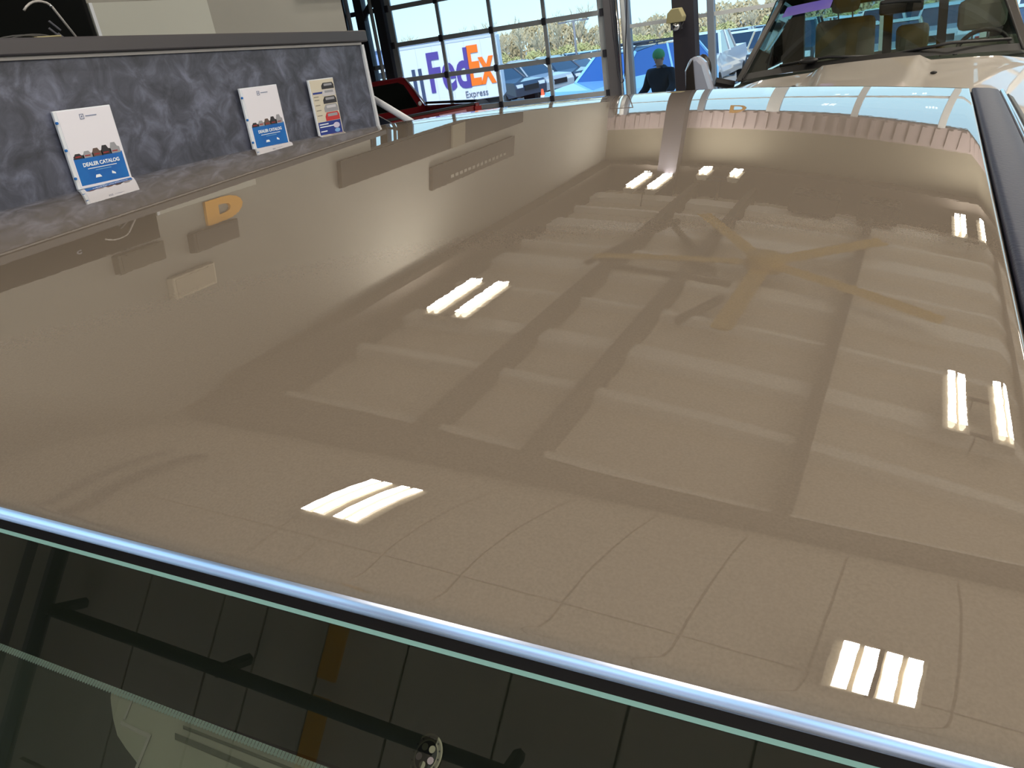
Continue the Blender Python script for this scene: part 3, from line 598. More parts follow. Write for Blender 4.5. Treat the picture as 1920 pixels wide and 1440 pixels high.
# =================================================================== CREAM TRUCK facing the camera
ct = thing('cream_pickup', 'large cream pickup facing the tan truck, lit tubes mirrored in its windshield', 'truck', (-0.36, 5.5, 0))
HW = .86
def wy(u): return .27 * u * u
def hoodpt(u, v):   # v 0 front .. 1 cowl
    y = lr(-1.55, -.03, v) + wy(u) * v * .95 + .18 * (u * u) * (1 - v); x = u * (HW + .04) * lr(.93, 1.0, v)
    z = lr(1.50, 1.645, v ** .8) - .06 * u * u - .06 * max(0, abs(u) - .75) * 2
    a = abs(u); k = 0.035 * max(0, min(1, (a - lr(.22, .30, v)) / .06)) * (1 if v < .98 else .9)
    if v < .12: z -= .10 * (1 - v / .12) ** 2
    return (x, y, z - k + .018)
MB().grid(hoodpt, linsp(-1, 1, 61), linsp(0, 1, 26)).obj('hood', CREAM, ct, True)
for x, y in ((.35, -.42), (-.38, -.42)): MB().ell((x, y, hoodpt(x / HW, .75)[2] + .004), (.018, .013, .008)).obj('washer_nozzle', BLACK, ct, True)
# grille, lamps, bumper
MB().prism([(-.85, -1.55, 1.42), (.85, -1.55, 1.42), (.85, -1.5, .95), (-.85, -1.5, .95)], (0, .1, 0)).obj('front_fascia', CREAM, ct, bevel=.02)
for k in range(3): box((-.5, -1.60, 1.02 + .12 * k), (.5, -1.55, 1.09 + .12 * k)).obj('grille_bar', CHROME, ct, bevel=.008)
for s in (-1, 1): box((s * .7 - .14, -1.59, 1.05), (s * .7 + .14, -1.54, 1.36)).obj('headlamp', LAMP, ct, bevel=.02)
box((-.95, -1.7, .6), (.95, -1.52, .88)).obj('bumper', CHROME, ct, bevel=.03)
for s in (-1, 1):
    MB().prism([(s * .90, -1.5, .7), (s * .90, -1.5, 1.42), (s * .93, -.1, 1.56), (s * .93, 3.4, 1.5), (s * .93, 3.4, .6), (s * .93, 2.9, .6), (s * .93, 2.75, .95), (s * .93, 2.25, .95), (s * .93, 2.1, .6), (s * .93, -.45, .6), (s * .93, -.6, .98), (s * .93, -1.1, .98), (s * .93, -1.25, .6)], (s * -.04, 0, 0)).obj('body_side', CREAM, ct)
    for yy in (-.85, 2.5):
        w = MB().tube([(s * .68, yy, .42), (s * .93, yy, .42)], .42, 24).obj('wheel', TYRE, ct, True); MB().tube([(s * .92, yy, .42), (s * .945, yy, .42)], .25, 16).obj('rim', RIM, w)
# windshield with sloped pillars
def wsp(u, v):   # v 0 base .. 1 top
    hw = lr(HW, .68, v); return (u * hw, lr(wy(u) - .0, .95 + .12 * u * u, v), lr(1.645 - .055 * u * u, 2.10 - .03 * u * u, v) + .02 * v * (1 - v))
WG = glass('truck_windshield_glass', (0.74, 0.82, 0.76))
MB().grid(wsp, linsp(-.94, .94, 24), linsp(.03, 1, 10)).obj('windshield', WG, ct, True)
for s in (-1, 1):
    b = MB(); b.grid(lambda u, v: tuple(Vector(wsp(s * u, v)) + Vector((0, -.012, .006))), (linsp(.94, 1.0, 4) if s > 0 else linsp(1.0, .94, 4)), linsp(0, 1.0, 8)); b.obj('windshield_pillar', mat('dark_pillar', (40, 37, 36), .35), ct, True)
    MB().tube([tuple(Vector(wsp(s * .935, v)) + Vector((0, -.012, .012))) for v in linsp(0, 1, 8)], .008, 6).obj('pillar_seal', BLACK, ct, True)
MB().grid(lambda u, v: tuple(Vector(wsp(u, v * .07)) + Vector((0, -.02 + .0 * v, .006))), linsp(-1, 1, 24), [0, 1]).obj('cowl', mat('cowl_black', (16, 16, 18), .5), ct, True)
MB().grid(lambda u, v: (u * .70, lr(.93, 2.55, v), 2.11 + .03 * (1 - u * u) - .05 * abs(v - .35)), linsp(-1, 1, 14), linsp(0, 1, 8)).obj('roof', CREAM, ct, True)
MB().grid(lambda u, v: (u * .69, lr(.98, 2.5, v), 2.075), linsp(-1, 1, 3), [0, 1]).obj('headliner', mat('headliner', (170, 164, 150), .8), ct)
box((-.68, .90, 2.055), (.68, 1.0, 2.12)).obj('header_rail', MATS['dark_pillar'], ct)
# wipers
for x0, x1 in ((-.55, .05), (.12, .74)):
    MB().tube([(x0, wy(x0 / HW) + .055, 1.672), ((x0 + x1) / 2, .06, 1.70), (x1, wy(x1 / HW) + .065, 1.668)], .010, 6).obj('wiper', BLACK, ct, True)
MB().ell((-.36, .06, 1.69), (.06, .03, .02)).obj('wiper_pivot', BLACK, ct, True)
# banner strip on the glass
b = MB(); b.grid(lambda u, v: tuple(Vector(wsp(u, v)) + Vector((0, -.01, .004))), linsp(-.87, -.42, 10), [.70, .83]); b.obj('banner_strip', mat('lilac_banner', (126, 112, 176), .5, noise=(3, .3, (80, 74, 180))), ct)
# side windows, back of cab with rear window opening
for s in (-1, 1):
    MB().prism([(s * .86, .45, 1.56), (s * .72, 1.1, 2.06), (s * .70, 2.45, 2.04), (s * .86, 2.5, 1.56)], (s * .008, 0, 0)).obj('side_window', glass('side_glass', (.42, .5, .48)), ct)
    MB().prism([(s * .875, 1.42, 1.5), (s * .72, 1.42, 2.06), (s * .72, 1.50, 2.06), (s * .875, 1.50, 1.5)], (s * .02, 0, 0)).obj('side_pillar', BLACK, ct)
    box((s * .80 - .09, 2.42, 1.45), (s * .80 + .09, 2.5, 2.10)).obj('rear_pillar', mat('cab_dark', (48, 52, 48), .7), ct)
box((-.8, 2.42, 1.2), (.8, 2.5, 1.53)).obj('cab_back', CREAM, ct); box((-.8, 2.42, 1.93), (.8, 2.5, 2.1)).obj('cab_back_header', MATS['cab_dark'], ct)
for x in (-.03, .38): box((x - .035, 2.40, 1.5), (x + .035, 2.46, 1.95)).obj('rear_window_bar', mat('window_bar', (38, 42, 42), .5), ct)
box((-.74, 2.455, 1.53), (.74, 2.46, 1.93)).obj('rear_window', glass('rear_glass', (.66, .82, .82)), ct)
# seats
SEAT = mat('grey_seat', (150, 150, 138), .85, bump=.2, bscale=60)
def seat(x, y, w, zt_, hz, hw):
    s = MB().prism([(x - w / 2, y, 1.05), (x - w / 2, y + .12, zt_), (x - w / 2, y + .24, zt_), (x - w / 2, y + .18, 1.05)], (w, 0, 0)).obj('seat', SEAT, ct, bevel=.04)
    MB().box((x - hw / 2, y + .10, hz), (x + hw / 2, y + .20, hz + .20)).obj('headrest', SEAT, s, bevel=.04)
    for q in (-.05, .05): MB().tube([(x + q, y + .15, zt_ - .03), (x + q, y + .15, hz + .03)], .006, 5).obj('headrest_post', CHROME, s)
seat(-.28, 1.30, .42, 1.86, 1.90, .2); seat(.62, 1.12, .5, 1.62, 1.68, .30); seat(.17, 1.95, .42, 1.50, 1.53, .24)
box((-.84, .22, 1.42), (.84, .62, 1.585)).obj('dashboard', mat('dash_green', (56, 60, 52), .8), ct, bevel=.03)
st = MB(); n_ = 24
st.tube([(.62 + .16 * cos(2 * pi * k / n_), .66 + .05 * sin(2 * pi * k / n_), 1.56 + .15 * sin(2 * pi * k / n_)) for k in range(n_ + 1)], .014, 8).tube([(.47, .66, 1.56), (.77, .66, 1.56)], .012, 6); st.obj('steering_wheel', BLACK, ct, True)
box((.0, .62, 1.875), (.26, .66, 1.965)).obj('rear_view_mirror', BLACK, ct, bevel=.015); MB().tube([(.13, .66, 1.95), (.13, .80, 2.04)], .012, 6).obj('mirror_stem', BLACK, ct)
# side mirrors
for s in (-1, 1):
    mr = MB().prism([(s * 1.12 - .1, .28, 1.52), (s * 1.12 + .11, .28, 1.52), (s * 1.12 + .05 * 1, .28, 1.74), (s * 1.12 + .0, .28, 1.79), (s * 1.12 - .06, .28, 1.78), (s * 1.12 - .1, .28, 1.70)], (0, .10, 0)).obj('side_mirror', mat('mirror_shell', (170, 176, 196), .25, coat=1.0), ct, bevel=.03)
    MB().prism([(s * 1.12 - .09, .275, 1.54), (s * 1.12 - .02, .275, 1.54), (s * 1.12 - .03, .275, 1.77), (s * 1.12 - .08, .275, 1.70)], (0, -.012, 0)).obj('mirror_glass', mat('brown_chrome', (92, 80, 70), .15, .9), mr)
    MB().tube([(s * 1.02, .36, 1.6), (s * .9, .40, 1.56)], .03, 8).obj('mirror_arm', BLACK, mr)
    MB().ell((s * 1.12 - .0, .43, 1.69), (.06, .05, .10)).obj('inner_cap', mat('cap_dark', (40, 36, 34), .4), mr, True)

# =================================================================== generic car
def rgbm(n, c): return mat('car_paint_' + n, c, .35, .1, coat=1.0)
PCOL = {n: rgbm(n, c) for n, c in dict(white=(226, 230, 236), silver=(168, 176, 184), navy=(34, 44, 66), black=(24, 27, 32), blue=(62, 112, 180), red=(140, 24, 30), grey=(104, 110, 118), skyblue=(132, 186, 226), tan=(170, 156, 130), yellow=(230, 200, 40)).items()}
PROF = {
 'suv': dict(L=4.7, W=.93, body=[(-2.3, .45), (-2.33, .75), (-2.2, .98), (-1.15, 1.08), (2.2, 1.10), (2.33, .9), (2.3, .42)], gh=[(-1.2, 1.06), (-.55, 1.62), (.2, 1.70), (1.75, 1.66), (2.22, 1.08)]),
 'sedan': dict(L=4.6, W=.90, body=[(-2.25, .38), (-2.3, .62), (-2.1, .80), (-1.0, .92), (1.5, .96), (2.2, .92), (2.28, .7), (2.25, .38)], gh=[(-1.05, .90), (-.25, 1.38), (.35, 1.44), (.95, 1.38), (1.75, .95)]),
 'pickup': dict(L=5.6, W=.98, body=[(-2.75, .55), (-2.8, .9), (-2.7, 1.15), (-1.35, 1.22), (.9, 1.25), (.95, 1.24), (2.75, 1.24), (2.78, .6)], gh=[(-1.4, 1.2), (-.75, 1.78), (-.2, 1.84), (.7, 1.82), (.98, 1.24)]),
}
def car_mb(kind, simple=False):
    P = PROF[kind]; w = P['W']; b = MB()
    wx = (P['body'][0][0] + .85, P['body'][-1][0] - .85); lowz = P['body'][0][1]
    top = P['body']; under = []
    for c in (wx[1], wx[0]):
        under += [(c + .38, lowz - .05)] + [(c + .38 * cos(a), .33 + .38 * sin(a)) for a in linsp(.35, pi - .35, 5)] + [(c - .38, lowz - .05)]
    poly = top + under; n = len(poly)
    def wz(z): return w * (1.0 if z < .85 else 1.0 - .06 * (z - .85) / .3)
    L = [(x, -wz(z), z) for x, z in poly]; R = [(x, wz(z), z) for x, z in poly]
    b.add(L + R, [tuple(range(n)), tuple(range(n, 2 * n))[::-1]] + [(i, i + n, (i + 1) % n + n, (i + 1) % n) for i in range(n)], 0)
    g = P['gh']; m = len(g); zt_ = max(z for _, z in g); zb_ = g[0][1]
    def gw(z): return w * lr(.93, .74, max(0, (z - zb_) / (zt_ - zb_)))
    L = [(x, -gw(z), z) for x, z in g]; R = [(x, gw(z), z) for x, z in g]
    b.add(L + R, [tuple(range(m)), tuple(range(m, 2 * m))[::-1]] + [(i, i + m, i + 1 + m, i + 1) for i in range(m - 1)], 1)
    # roof skin + pillars in paint
    b.add([(x + .0, s * gw(z) * 1.01, z + .015) for i, (x, z) in enumerate(g[1:-1]) for s in (-1, 1)], [(2 * i, 2 * i + 1, 2 * i + 3, 2 * i + 2) for i in range(m - 3)], 0)
    for s in (-1, 1):
        for i0, i1 in ((0, 1), (m - 2, m - 1)):
            p, q = g[i0], g[i1]; b.tube([(p[0], s * gw(p[1]), p[1]), (q[0], s * gw(q[1]), q[1] + .01)], .045, 4, 0)
        mid = (g[1][0] + g[-2][0]) / 2; b.box((mid - .05, s * w * .93 - .01, zb_), (mid + .05, s * w * .93 + .01, zb_ + .02), 0)
        b.tube([(mid, s * gw(zb_) * 1.01, zb_), (mid + .03, s * gw(zt_) * 1.01, zt_)], .035, 4, 0)
        for c in wx:
            b.tube([(c, s * (w - .2), .33), (c, s * (w + .0), .33)], .33, 14, 2); b.tube([(c, s * (w - .02), .33), (c, s * (w + .015), .33)], .2, 10, 3)
        fx_, fz = P['body'][2]; b.box((fx_ - .12, s * w * .72 - .17, fz - .24), (fx_ + .12, s * w * .72 + .17, fz - .08), 4)
        bx_, bz = P['body'][-2][0], P['body'][-3][1]; b.box((bx_ - .1, s * w * .8 - .1, bz - .22), (bx_ + .03, s * w * .8 + .12, bz - .04), 5)
    fx_, fz = P['body'][1]; b.box((fx_ - .02, -w * .45, fz - .12), (fx_ + .06, w * .45, fz + .08), 2)
    return b
TAIL = mat('tail_lamp', (150, 20, 24), .3)
CM = {}
def simple_car(kind, color, loc, rz, label, group=None, name='parked_car'):
    k = (kind, color)
    if k not in CM: CM[k] = car_mb(kind).mesh('parked_car', [PCOL[color], CARGLASS, TYRE, RIM, LAMP, TAIL])
    o = bpy.data.objects.new(name, CM[k]); COL.objects.link(o); o.location = loc; o.rotation_euler = (0, 0, rz)
    return tag(o, label, 'car' if kind != 'pickup' else 'truck', group)

# red pickup inside, behind the podium end; its tail points at the camera
rp_ = thing('red_pickup', 'dark red pickup seen from behind between the podium end and the glass door', 'truck', (-6.9, 9.45, 0), radians(-31)); rp_.scale = (1, 1, .95)
RED = mat('dark_red_paint', (122, 14, 24), .3, .0, coat=1.0); DWN = mat('dark_window', (14, 18, 16), .1)
for s in (-1, 1):
    MB().prism([(-2.45, s * .9, .5), (-2.45, s * .9, 1.20), (-1.7, s * .9, 1.32), (-.4, s * .9, 1.40), (1.18, s * .9, 1.42), (1.22, s * .9, .9), (1.18, s * .9, .55), (.95, s * .9, .5), (.8, s * .9, .85), (.2, s * .9, .85), (.05, s * .9, .5)], (0, s * -.07, 0)).obj('body_side', RED, rp_, bevel=.015)
    MB().prism([(-1.75, s * .82, 1.34), (-1.35, s * .70, 1.80), (-.62, s * .70, 1.84), (-.36, s * .84, 1.38)], (0, s * -.04, 0)).obj('cab_frame', RED, rp_, bevel=.01)
    MB().prism([(-1.62, s * .825, 1.38), (-1.30, s * .735, 1.75), (-.72, s * .735, 1.77), (-.55, s * .825, 1.38)], (0, s * .012, 0)).obj('side_window', DWN, rp_)
    MB().tube([(-.36, s * .86, 1.435), (1.18, s * .86, 1.445)], .02, 6).obj('bed_rail_cap', BLACK, rp_)
    box((1.14, s * .84 - .05, 1.05), (1.235, s * .84 + .05, 1.38)).obj('tail_lamp', TAIL, rp_)
    for xx in (-1.95, .5): MB().tube([(xx, s * .68, .38), (xx, s * .89, .38)], .38, 20).obj('wheel', TYRE, rp_, True)
box((-1.36, -.70, 1.80), (-.60, .70, 1.86)).obj('roof', RED, rp_, bevel=.03)
def back(y, z, d=0): return (lr(-.36, -.62, (z - 1.38) / .46) + d, y, z)
b = MB(); b.prism([back(-.84, 1.0), back(.84, 1.0), back(.84, 1.38), back(.72, 1.80), back(.66, 1.86), back(-.66, 1.86), back(-.72, 1.80), back(-.84, 1.38)], (-.04, 0, 0)); b.obj('cab_back', RED, rp_)
MB().prism([back(-.72, 1.40, .004), back(.72, 1.40, .004), back(.64, 1.74, .004), back(.56, 1.79, .004), back(-.56, 1.79, .004), back(-.64, 1.74, .004)], (.006, 0, 0)).obj('rear_window', DWN, rp_, bevel=.003)
MB().tube([back(.70, 1.83, .02), back(.86, 1.40, .02)], .012, 6).obj('pillar_trim', WHITEST, rp_)
MB().ell(back(.76, 1.44, .02), (.01, .03, .035)).obj('cargo_lamp', LAMP, rp_, True)
box((1.15, -.80, .75), (1.21, .80, 1.40)).obj('tailgate', RED, rp_, bevel=.02); box((1.14, -.80, 1.40), (1.22, .80, 1.43)).obj('tailgate_cap', BLACK, rp_)
box((1.21, .25, 1.30), (1.222, .66, 1.36)).obj('tailgate_pink_bar', mat('pink_silver', (200, 150, 170), .3), rp_)  # pale pink bar set on the tailgate
box((1.18, -.85, .45), (1.32, .85, .68)).obj('bumper', CHROME, rp_, bevel=.02)
box((-2.4, -.8, .45), (1.15, .8, .6)).obj('chassis', BLACK, rp_); MB().prism([(-2.5, -.86, .6), (-2.5, -.86, 1.15), (-1.7, -.86, 1.34), (-1.7, -.86, .6)], (0, 1.72, 0)).obj('hood', RED, rp_, bevel=.03)

# =================================================================== OUTSIDE
def gz(y): return -.06 - .030 * (y - 11.8) if y < 120 else -.06 - .030 * 108.2
struct('ground', MB().grid(lambda u, v: (u, v, gz(v) if v > 11.8 else -.12), [-140, -60, -20, 0, 20, 60, 140], [11.75, 11.8, 30, 60, 90, 120, 260]), mat('asphalt', (146, 142, 138), .85, noise=(.25, .3, (168, 162, 154))))
struct('ground_near', MB().grid(lambda u, v: (u, v, -.125), [-60, 0, 60], [-90, -9.05]), MATS['asphalt'])

# delivery truck
dv = thing('delivery_truck', 'white delivery box truck with purple and orange lettering beyond the glass door', 'truck', (-16.2, 23.7, gz(23.7)), radians(24))
dv.scale = (.752, .752, .895)
VW = mat('van_white', (225, 228, 240), .4)
box((0, 0, .75), (4.45, 2.4, 2.95)).obj('cargo_box', VW, dv, bevel=.03)
for k in range(1, 6): box((k * .74, -.012, .8), (k * .74 + .02, 0, 2.9)).obj('side_rib', mat('van_rib', (205, 210, 226), .4), dv)
box((-.02, -.02, 2.88), (4.47, .0, 2.97)).obj('roof_rail', MATS['van_rib'], dv)
MB().prism([(-1.9, .1, .5), (-1.9, .1, 1.5), (-1.4, .1, 2.4), (-.1, .1, 2.5), (-.1, .1, .5)], (0, 2.2, 0)).obj('cab', VW, dv, bevel=.05)
MB().prism([(-1.5, .09, 1.5), (-1.2, .09, 2.2), (-.5, .09, 2.25), (-.5, .09, 1.5)], (0, .02, 0)).obj('cab_window', CARGLASS, dv)
for x in (.42, .72): box((x, -.03, .8), (x + .16, -.015, 2.15)).obj('door_gap', mat('slate_gap', (58, 70, 104), .5), dv)
PUR = mat('purple_print', (86, 66, 150), .5); ORA = mat('orange_print', (255, 118, 20), .5)
mt = lambda x, z: frame((x, -.03, z), (1, 0, 0), (0, 0, 1))
text_mesh('Fed', 1.95, .01, PUR, dv, mtx=mt(1.12, 1.86), align='LEFT', bold=.05, xscale=.70)
text_mesh('Ex', 1.95, .01, ORA, dv, mtx=mt(2.98, 1.90), align='LEFT', bold=.05, xscale=.60)
text_mesh('Express', .34, .01, mat('grey_lettering', (110, 112, 126), .5), dv, mtx=mt(2.7, .98), align='LEFT')
for x in (-1.2, 3.4):
    MB().tube([(x, -.02, .38), (x, .25, .38)], .38, 18).obj('wheel', TYRE, dv, True); MB().tube([(x, 2.1, .38), (x, 2.35, .38)], .38, 18).obj('wheel', TYRE, dv, True)
box((-1.8, .2, .4), (4.4, 2.2, .75)).obj('chassis', BLACK, dv)
# warehouse far left
wh = thing('warehouse', 'pale blue warehouse far outside at the left edge of the glazing', 'building', (-46, 46, gz(46)))
box((0, 0, 0), (16.5, 10, 3.5)).obj('walls', mat('pale_blue_cladding', (150, 170, 214), .6), wh); box((-.2, -.2, 3.5), (16.7, 10.2, 3.62)).obj('roof', WHITEST, wh)
for k in range(3): box((13.0 + k * 1.1, -.05, .2), (13.8 + k * 1.1, 0, 1.6)).obj('dock_door', mat('dock_blue', (52, 72, 120), .5), wh)
box((15.1, -.1, 2.9), (15.5, 0, 3.1)).obj('wall_lamp', INK, wh)

# cars near the glass door
for kd, c, y_, lb in (('suv', 'navy', 31, 'dark blue car nearest the delivery truck, behind the traffic cone'), ('suv', 'silver', 34, 'silver car second in the row beyond the glass door'), ('suv', 'navy', 37.2, 'dark blue car third in the row beyond the glass door'),
                     ('sedan', 'white', 40.6, 'white car just beyond the third dark blue car'), ('sedan', 'white', 44.2, 'second white car in the row beyond the glass door'), ('suv', 'white', 48, 'third white car in the row beyond the glass door'), ('sedan', 'white', 52, 'farthest white car in the row beyond the glass door')):
    simple_car(kd, c, (-16.8, y_, gz(y_)), radians(163), lb)
# traffic cone
tc_ = thing('traffic_cone', 'orange traffic cone standing beside the parked cars', 'cone', (-12.95, 27.8, gz(27.8)))
CON = mat('cone_orange', (240, 92, 40), .5)
MB().tube([(0, 0, .02), (0, 0, .68)], [.16, .04], 14).obj('cone', CON, tc_, True); box((-.2, -.2, 0), (.2, .2, .03)).obj('base', CON, tc_); MB().tube([(0, 0, .34), (0, 0, .46)], [.107, .086], 14).obj('reflective_collar', WHITEPR, tc_, True)
# blue SUV behind the person
bs = thing('blue_sport_utility', 'pale blue utility vehicle with a roof rack right behind the person', 'car', (-7.0, 20.6, gz(20.6)), radians(64))
SB = mat('sky_blue_paint', (130, 188, 236), .3, .1, coat=1.0); BW = mat('blue_window', (44, 88, 158), .1)
P = PROF['suv']; mbb = car_mb('suv'); mbb.obj('body', [SB, BW, TYRE, RIM, LAMP, TAIL], bs)
for s in (-.62, .62):
    MB().tube([(-.5, s, 1.66), (-.4, s, 1.76), (1.5, s, 1.76), (1.7, s, 1.68)], .02, 6).obj('roof_rail', INK, bs)
for xx in (.0, 1.1): box((xx - .03, -.66, 1.76), (xx + .03, .66, 1.80)).obj('rack_bar', INK, bs)
box((-.1, -.4, 1.8), (.5, .4, 1.83)).obj('rack_basket', DARKST, bs)
# lot rows : hundreds of far parked cars, the nearest few rows as individuals
cols = ['white', 'silver', 'blue', 'navy', 'grey', 'white', 'skyblue', 'black', 'white', 'red', 'silver', 'skyblue', 'tan', 'white']
rnd = random.Random(11); LAB = {}
for ri, yy in enumerate((28, 34.2, 40.4, 46.6, 53, 60, 68, 77, 87)):
    xx = (-.25 if ri < 2 else -.27) * yy
    kk = 0
    while xx < .30 * yy + 1:
        kk += 1
        if not (abs(xx + 16.8) < 6 and 46 < yy < 57):
            kind = rnd.choice(['suv', 'sedan', 'suv', 'pickup']); c = rnd.choice(cols)
            nm = {'suv': 'utility vehicle', 'sedan': 'sedan', 'pickup': 'pickup'}[kind]
            g = f'{c} {nm}s in lot row {ri + 1}'
            simple_car(kind, c, (xx, yy, gz(yy)), radians(90 + rnd.uniform(-3, 3) + (180 if rnd.random() < .3 else 0)), f'{c} {nm} in outdoor row {ri + 1} behind the cream truck, number {kk} from the left', g)
        xx += 2.9
for ri, yy in enumerate((64.5, 71.5, 79, 87)):
    xx = -.50 * yy
    kk = 0
    while xx < -.31 * yy:
        kk += 1
        c = rnd.choice(cols); kind = rnd.choice(['suv', 'sedan'])
        simple_car(kind, c, (xx, yy, gz(yy)), radians(100), f'{c} car far beyond the glass door, far row {ri + 1}, number {kk} from the left', f'{c} cars far beyond the glass door, row {ri + 1}')
        xx += 3.4

# lamp post
lp = thing('lamp_post', 'tall thin twin-armed lamp post in front of the bare trees', 'lamp post', (-24.7, 60, gz(60)))
MB().tube([(0, 0, 0), (0, 0, 3.95)], .09, 8).obj('pole', GREYST, lp, True); box((-.9, -.06, 3.9), (.9, .06, 3.98)).obj('arm', GREYST, lp)
for s in (-1, 1): box((s * .9 - .3, -.15, 3.86), (s * .9 + .3, .15, 3.98)).obj('lamp_head', GREYST, lp)

# trees
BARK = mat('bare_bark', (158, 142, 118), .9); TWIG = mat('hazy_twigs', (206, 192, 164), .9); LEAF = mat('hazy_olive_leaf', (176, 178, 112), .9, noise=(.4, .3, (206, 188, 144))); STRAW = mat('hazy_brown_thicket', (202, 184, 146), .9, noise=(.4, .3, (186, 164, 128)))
def bare_tree(seed, h):
    r = random.Random(seed); trunk = MB(); tw = MB()
    def grow(p, d, L, rad, lev):
        q = p + d * L; (trunk if lev < 2 else tw).tube([p, q], [rad, rad * .65], 4, 0, False)
        if lev >= 4: return
        for k in range(4 if lev else 7):
            nd = (d + Vector((r.uniform(-1, 1), r.uniform(-1, 1), r.uniform(-.1, .7))) * .75).normalized()
            grow(p + d * L * r.uniform(.35, 1.0), nd, L * r.uniform(.5, .72), rad * .55, lev + 1)
    grow(Vector((0, 0, 0)), Vector((0, 0, 1)), h * .42, h * .02, 0)
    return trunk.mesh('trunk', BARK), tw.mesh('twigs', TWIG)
TM = [bare_tree(s, 8.5) for s in range(5)]
def bush(seed, m=None):
    r = random.Random(seed); b = MB()
    for k in range(900):
        a = r.uniform(0, 2 * pi); e = r.uniform(0, 1) ** .6; R = 2.2 * r.uniform(.3, 1) ** .5; z = 3.2 * e * (1 - .3 * (R / 2.2) ** 2)
        c = Vector((R * cos(a) * (1.15 - .5 * e), R * sin(a) * (1.15 - .5 * e), z)); s = r.uniform(.10, .26)
        u = Vector((r.uniform(-1, 1), r.uniform(-1, 1), r.uniform(-1, 1))).normalized() * s; v = u.orthogonal().normalized() * s * .7
        b.add([c - u, c + v, c + u, c - v], [(0, 1, 2, 3)])
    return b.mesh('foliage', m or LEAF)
BMs = [bush(s) for s in range(3)]; BTs = [bush(s + 9, STRAW) for s in range(3)]
rnd = random.Random(4)
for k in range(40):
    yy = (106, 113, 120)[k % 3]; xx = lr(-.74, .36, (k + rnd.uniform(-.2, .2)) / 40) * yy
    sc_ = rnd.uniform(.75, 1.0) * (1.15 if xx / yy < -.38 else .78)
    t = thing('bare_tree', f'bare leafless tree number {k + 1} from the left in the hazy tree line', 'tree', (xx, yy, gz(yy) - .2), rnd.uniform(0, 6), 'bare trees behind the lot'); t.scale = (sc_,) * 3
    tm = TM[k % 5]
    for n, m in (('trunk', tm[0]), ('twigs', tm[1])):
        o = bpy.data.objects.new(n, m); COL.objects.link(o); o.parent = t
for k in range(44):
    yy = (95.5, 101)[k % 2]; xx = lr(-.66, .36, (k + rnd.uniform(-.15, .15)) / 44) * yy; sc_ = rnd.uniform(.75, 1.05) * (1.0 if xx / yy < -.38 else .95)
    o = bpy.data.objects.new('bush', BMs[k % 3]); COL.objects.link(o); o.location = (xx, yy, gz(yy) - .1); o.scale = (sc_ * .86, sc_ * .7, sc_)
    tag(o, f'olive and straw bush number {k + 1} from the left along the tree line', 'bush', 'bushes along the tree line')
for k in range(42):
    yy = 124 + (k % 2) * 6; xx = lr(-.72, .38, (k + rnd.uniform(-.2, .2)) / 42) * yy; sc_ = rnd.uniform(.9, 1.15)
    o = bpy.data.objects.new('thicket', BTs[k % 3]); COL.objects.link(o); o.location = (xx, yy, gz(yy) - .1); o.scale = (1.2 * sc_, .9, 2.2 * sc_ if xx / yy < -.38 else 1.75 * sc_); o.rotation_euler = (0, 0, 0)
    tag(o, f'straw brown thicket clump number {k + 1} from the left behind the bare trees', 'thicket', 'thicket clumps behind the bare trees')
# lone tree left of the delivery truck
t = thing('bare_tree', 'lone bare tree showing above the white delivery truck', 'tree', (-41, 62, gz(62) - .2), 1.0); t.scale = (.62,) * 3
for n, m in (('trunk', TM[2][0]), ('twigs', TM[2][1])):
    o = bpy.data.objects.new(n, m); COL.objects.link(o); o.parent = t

# =================================================================== PERSON
def skin(name, verts, edges, m, parent, lvl=2):
    me = bpy.data.meshes.new(name); me.from_pydata([v[:3] for v in verts], edges, []); me.materials.append(m)
    o = bpy.data.objects.new(name, me); COL.objects.link(o); o.parent = parent
    sm = o.modifiers.new('skin', 'SKIN'); sm.use_smooth_shade = True
    for i, v in enumerate(verts):
        r = v[3]; me.skin_vertices[0].data[i].radius = r if isinstance(r, tuple) else (r, r); me.skin_vertices[0].data[i].use_root = (i == 0)
    s = o.modifiers.new('sub', 'SUBSURF'); s.levels = lvl; s.render_levels = lvl
    return o
pe = thing('person', 'person in a black coat and green knit cap standing outside the window', 'person', (-3.93, 13.0, gz(13)), radians(160))
SK = mat('skin_tone', (196, 148, 120), .6)
# local: +y is the way the person faces; x to the person's right
body = [(0, 0, .90, (.13, .09)), (0, 0, 1.05, (.12, .085)), (0, .01, 1.22, (.15, .10)), (0, .0, 1.38, (.06, .06)), (0, .02, 1.43, .05), (0, .03, 1.50, (.072, .085)), (0, .035, 1.58, (.072, .085)),
        (.19, 0, 1.33, .055), (.27, .02, 1.10, .045), (.33, .18, .98, .036), (-.19, 0, 1.33, .055), (-.27, .06, 1.12, .045), (-.30, .26, 1.02, .036),
        (.10, 0, .84, .09), (.11, .01, .48, .06), (.11, -.02, .09, .042), (.11, .12, .04, .04), (-.10, 0, .84, .09), (-.12, .03, .48, .06), (-.13, -.0, .09, .042), (-.13, .14, .04, .04)]
ed = [(0, 1), (1, 2), (2, 3), (3, 4), (4, 5), (5, 6), (2, 7), (7, 8), (8, 9), (2, 10), (10, 11), (11, 12), (0, 13), (13, 14), (14, 15), (15, 16), (0, 17), (17, 18), (18, 19), (19, 20)]
nb = len(body)
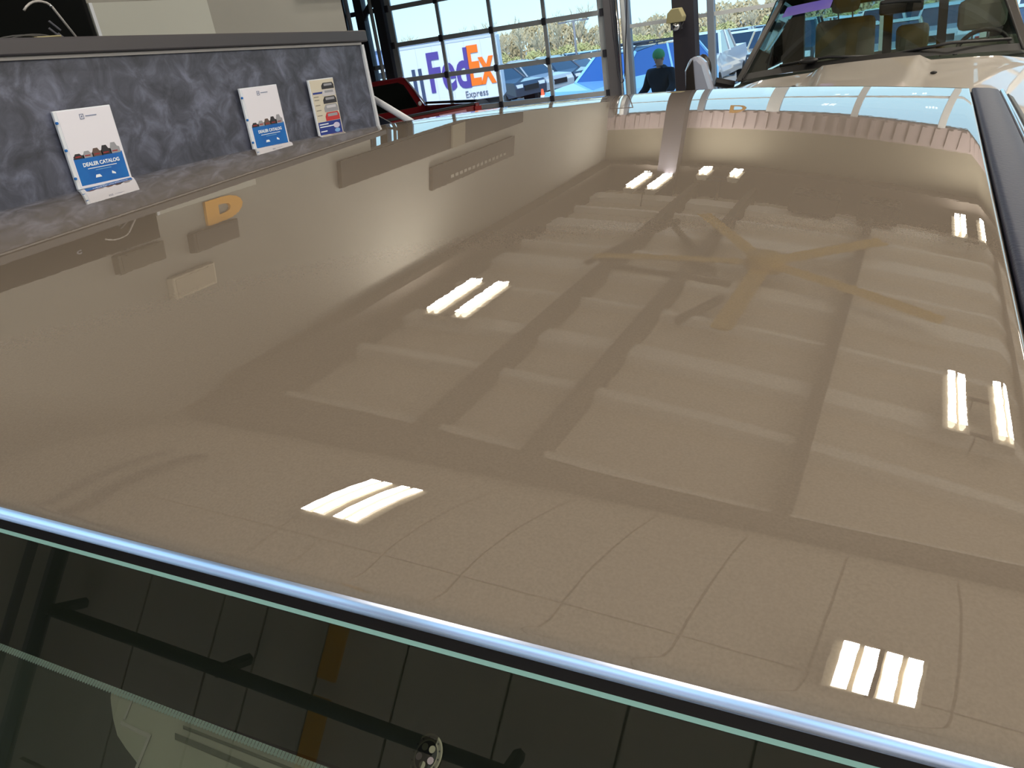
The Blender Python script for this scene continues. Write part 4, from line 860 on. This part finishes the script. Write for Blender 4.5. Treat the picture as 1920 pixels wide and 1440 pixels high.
for s, w_ in ((1, (.34, .24, .97)), (-1, (-.31, .32, 1.01))):      # palms and fingers
    i0 = 9 if s > 0 else 12; body.append((*w_, .026)); ip = len(body) - 1; ed.append((i0, ip))
    for f_, (dx, L_) in enumerate(((-.024, .06), (-.008, .072), (.008, .068), (.024, .055))):
        body.append((w_[0] + dx, w_[1] + .035, w_[2] - .005, .009)); body.append((w_[0] + dx * 1.2, w_[1] + .035 + L_ * .6, w_[2] - .018, .0085)); body.append((w_[0] + dx * 1.2, w_[1] + .035 + L_, w_[2] - .035, .007))
        n = len(body); ed += [(ip, n - 3), (n - 3, n - 2), (n - 2, n - 1)]
    body.append((w_[0] - s * .035, w_[1] + .01, w_[2] + .01, .010)); body.append((w_[0] - s * .045, w_[1] + .04, w_[2] + .0, .008)); n = len(body); ed += [(ip, n - 2), (n - 2, n - 1)]
bo = skin('body', body, ed, SK, pe)
fc = MB(); fc.ell((0, .128, 1.525), (.013, .018, .022), 8, 6)
for s in (-1, 1): fc.ell((s * .032, .112, 1.55), (.011, .008, .008), 8, 6, 1); fc.ell((s * .082, .03, 1.53), (.012, .02, .032), 8, 6)
fc.ell((0, .118, 1.485), (.024, .008, .006), 8, 6, 2); fc.obj('face', [SK, INK, mat('lips', (150, 90, 84), .6)], pe, True)
CO = mat('black_coat', (20, 20, 30), .85); TRO = mat('dark_trousers', (26, 28, 40), .85)
skin('coat', [(0, 0, .84, (.19, .14)), (0, 0, 1.02, (.18, .13)), (0, .01, 1.24, (.20, .14)), (0, -.01, 1.38, (.11, .10)), (0, .0, 1.44, (.09, .09)), (.21, 0, 1.32, .085), (.29, .02, 1.09, .07), (.335, .19, .98, .05), (-.21, 0, 1.32, .085), (-.29, .06, 1.12, .07), (-.305, .27, 1.02, .05), (0, 0, .70, (.20, .15))],
     [(0, 1), (1, 2), (2, 3), (3, 4), (2, 5), (5, 6), (6, 7), (2, 8), (8, 9), (9, 10), (0, 11)], CO, pe)
skin('trousers', [(0, 0, .86, (.15, .11)), (.10, 0, .78, .105), (.115, .01, .46, .08), (.115, -.02, .10, .062), (-.10, 0, .78, .105), (-.12, .03, .46, .08), (-.13, 0, .10, .062)], [(0, 1), (1, 2), (2, 3), (0, 4), (4, 5), (5, 6)], TRO, pe)
MB().ell((0, .03, 1.585), (.094, .108, .098), 16, 10, zmin=-.55).obj('knit_cap', mat('green_knit', (88, 160, 104), .9), pe, True)
for s in (-1, 1): MB().ell((s * .12, .06, .045), (.055, .14, .05), 12, 8).obj('shoe', BLACK, pe, True)
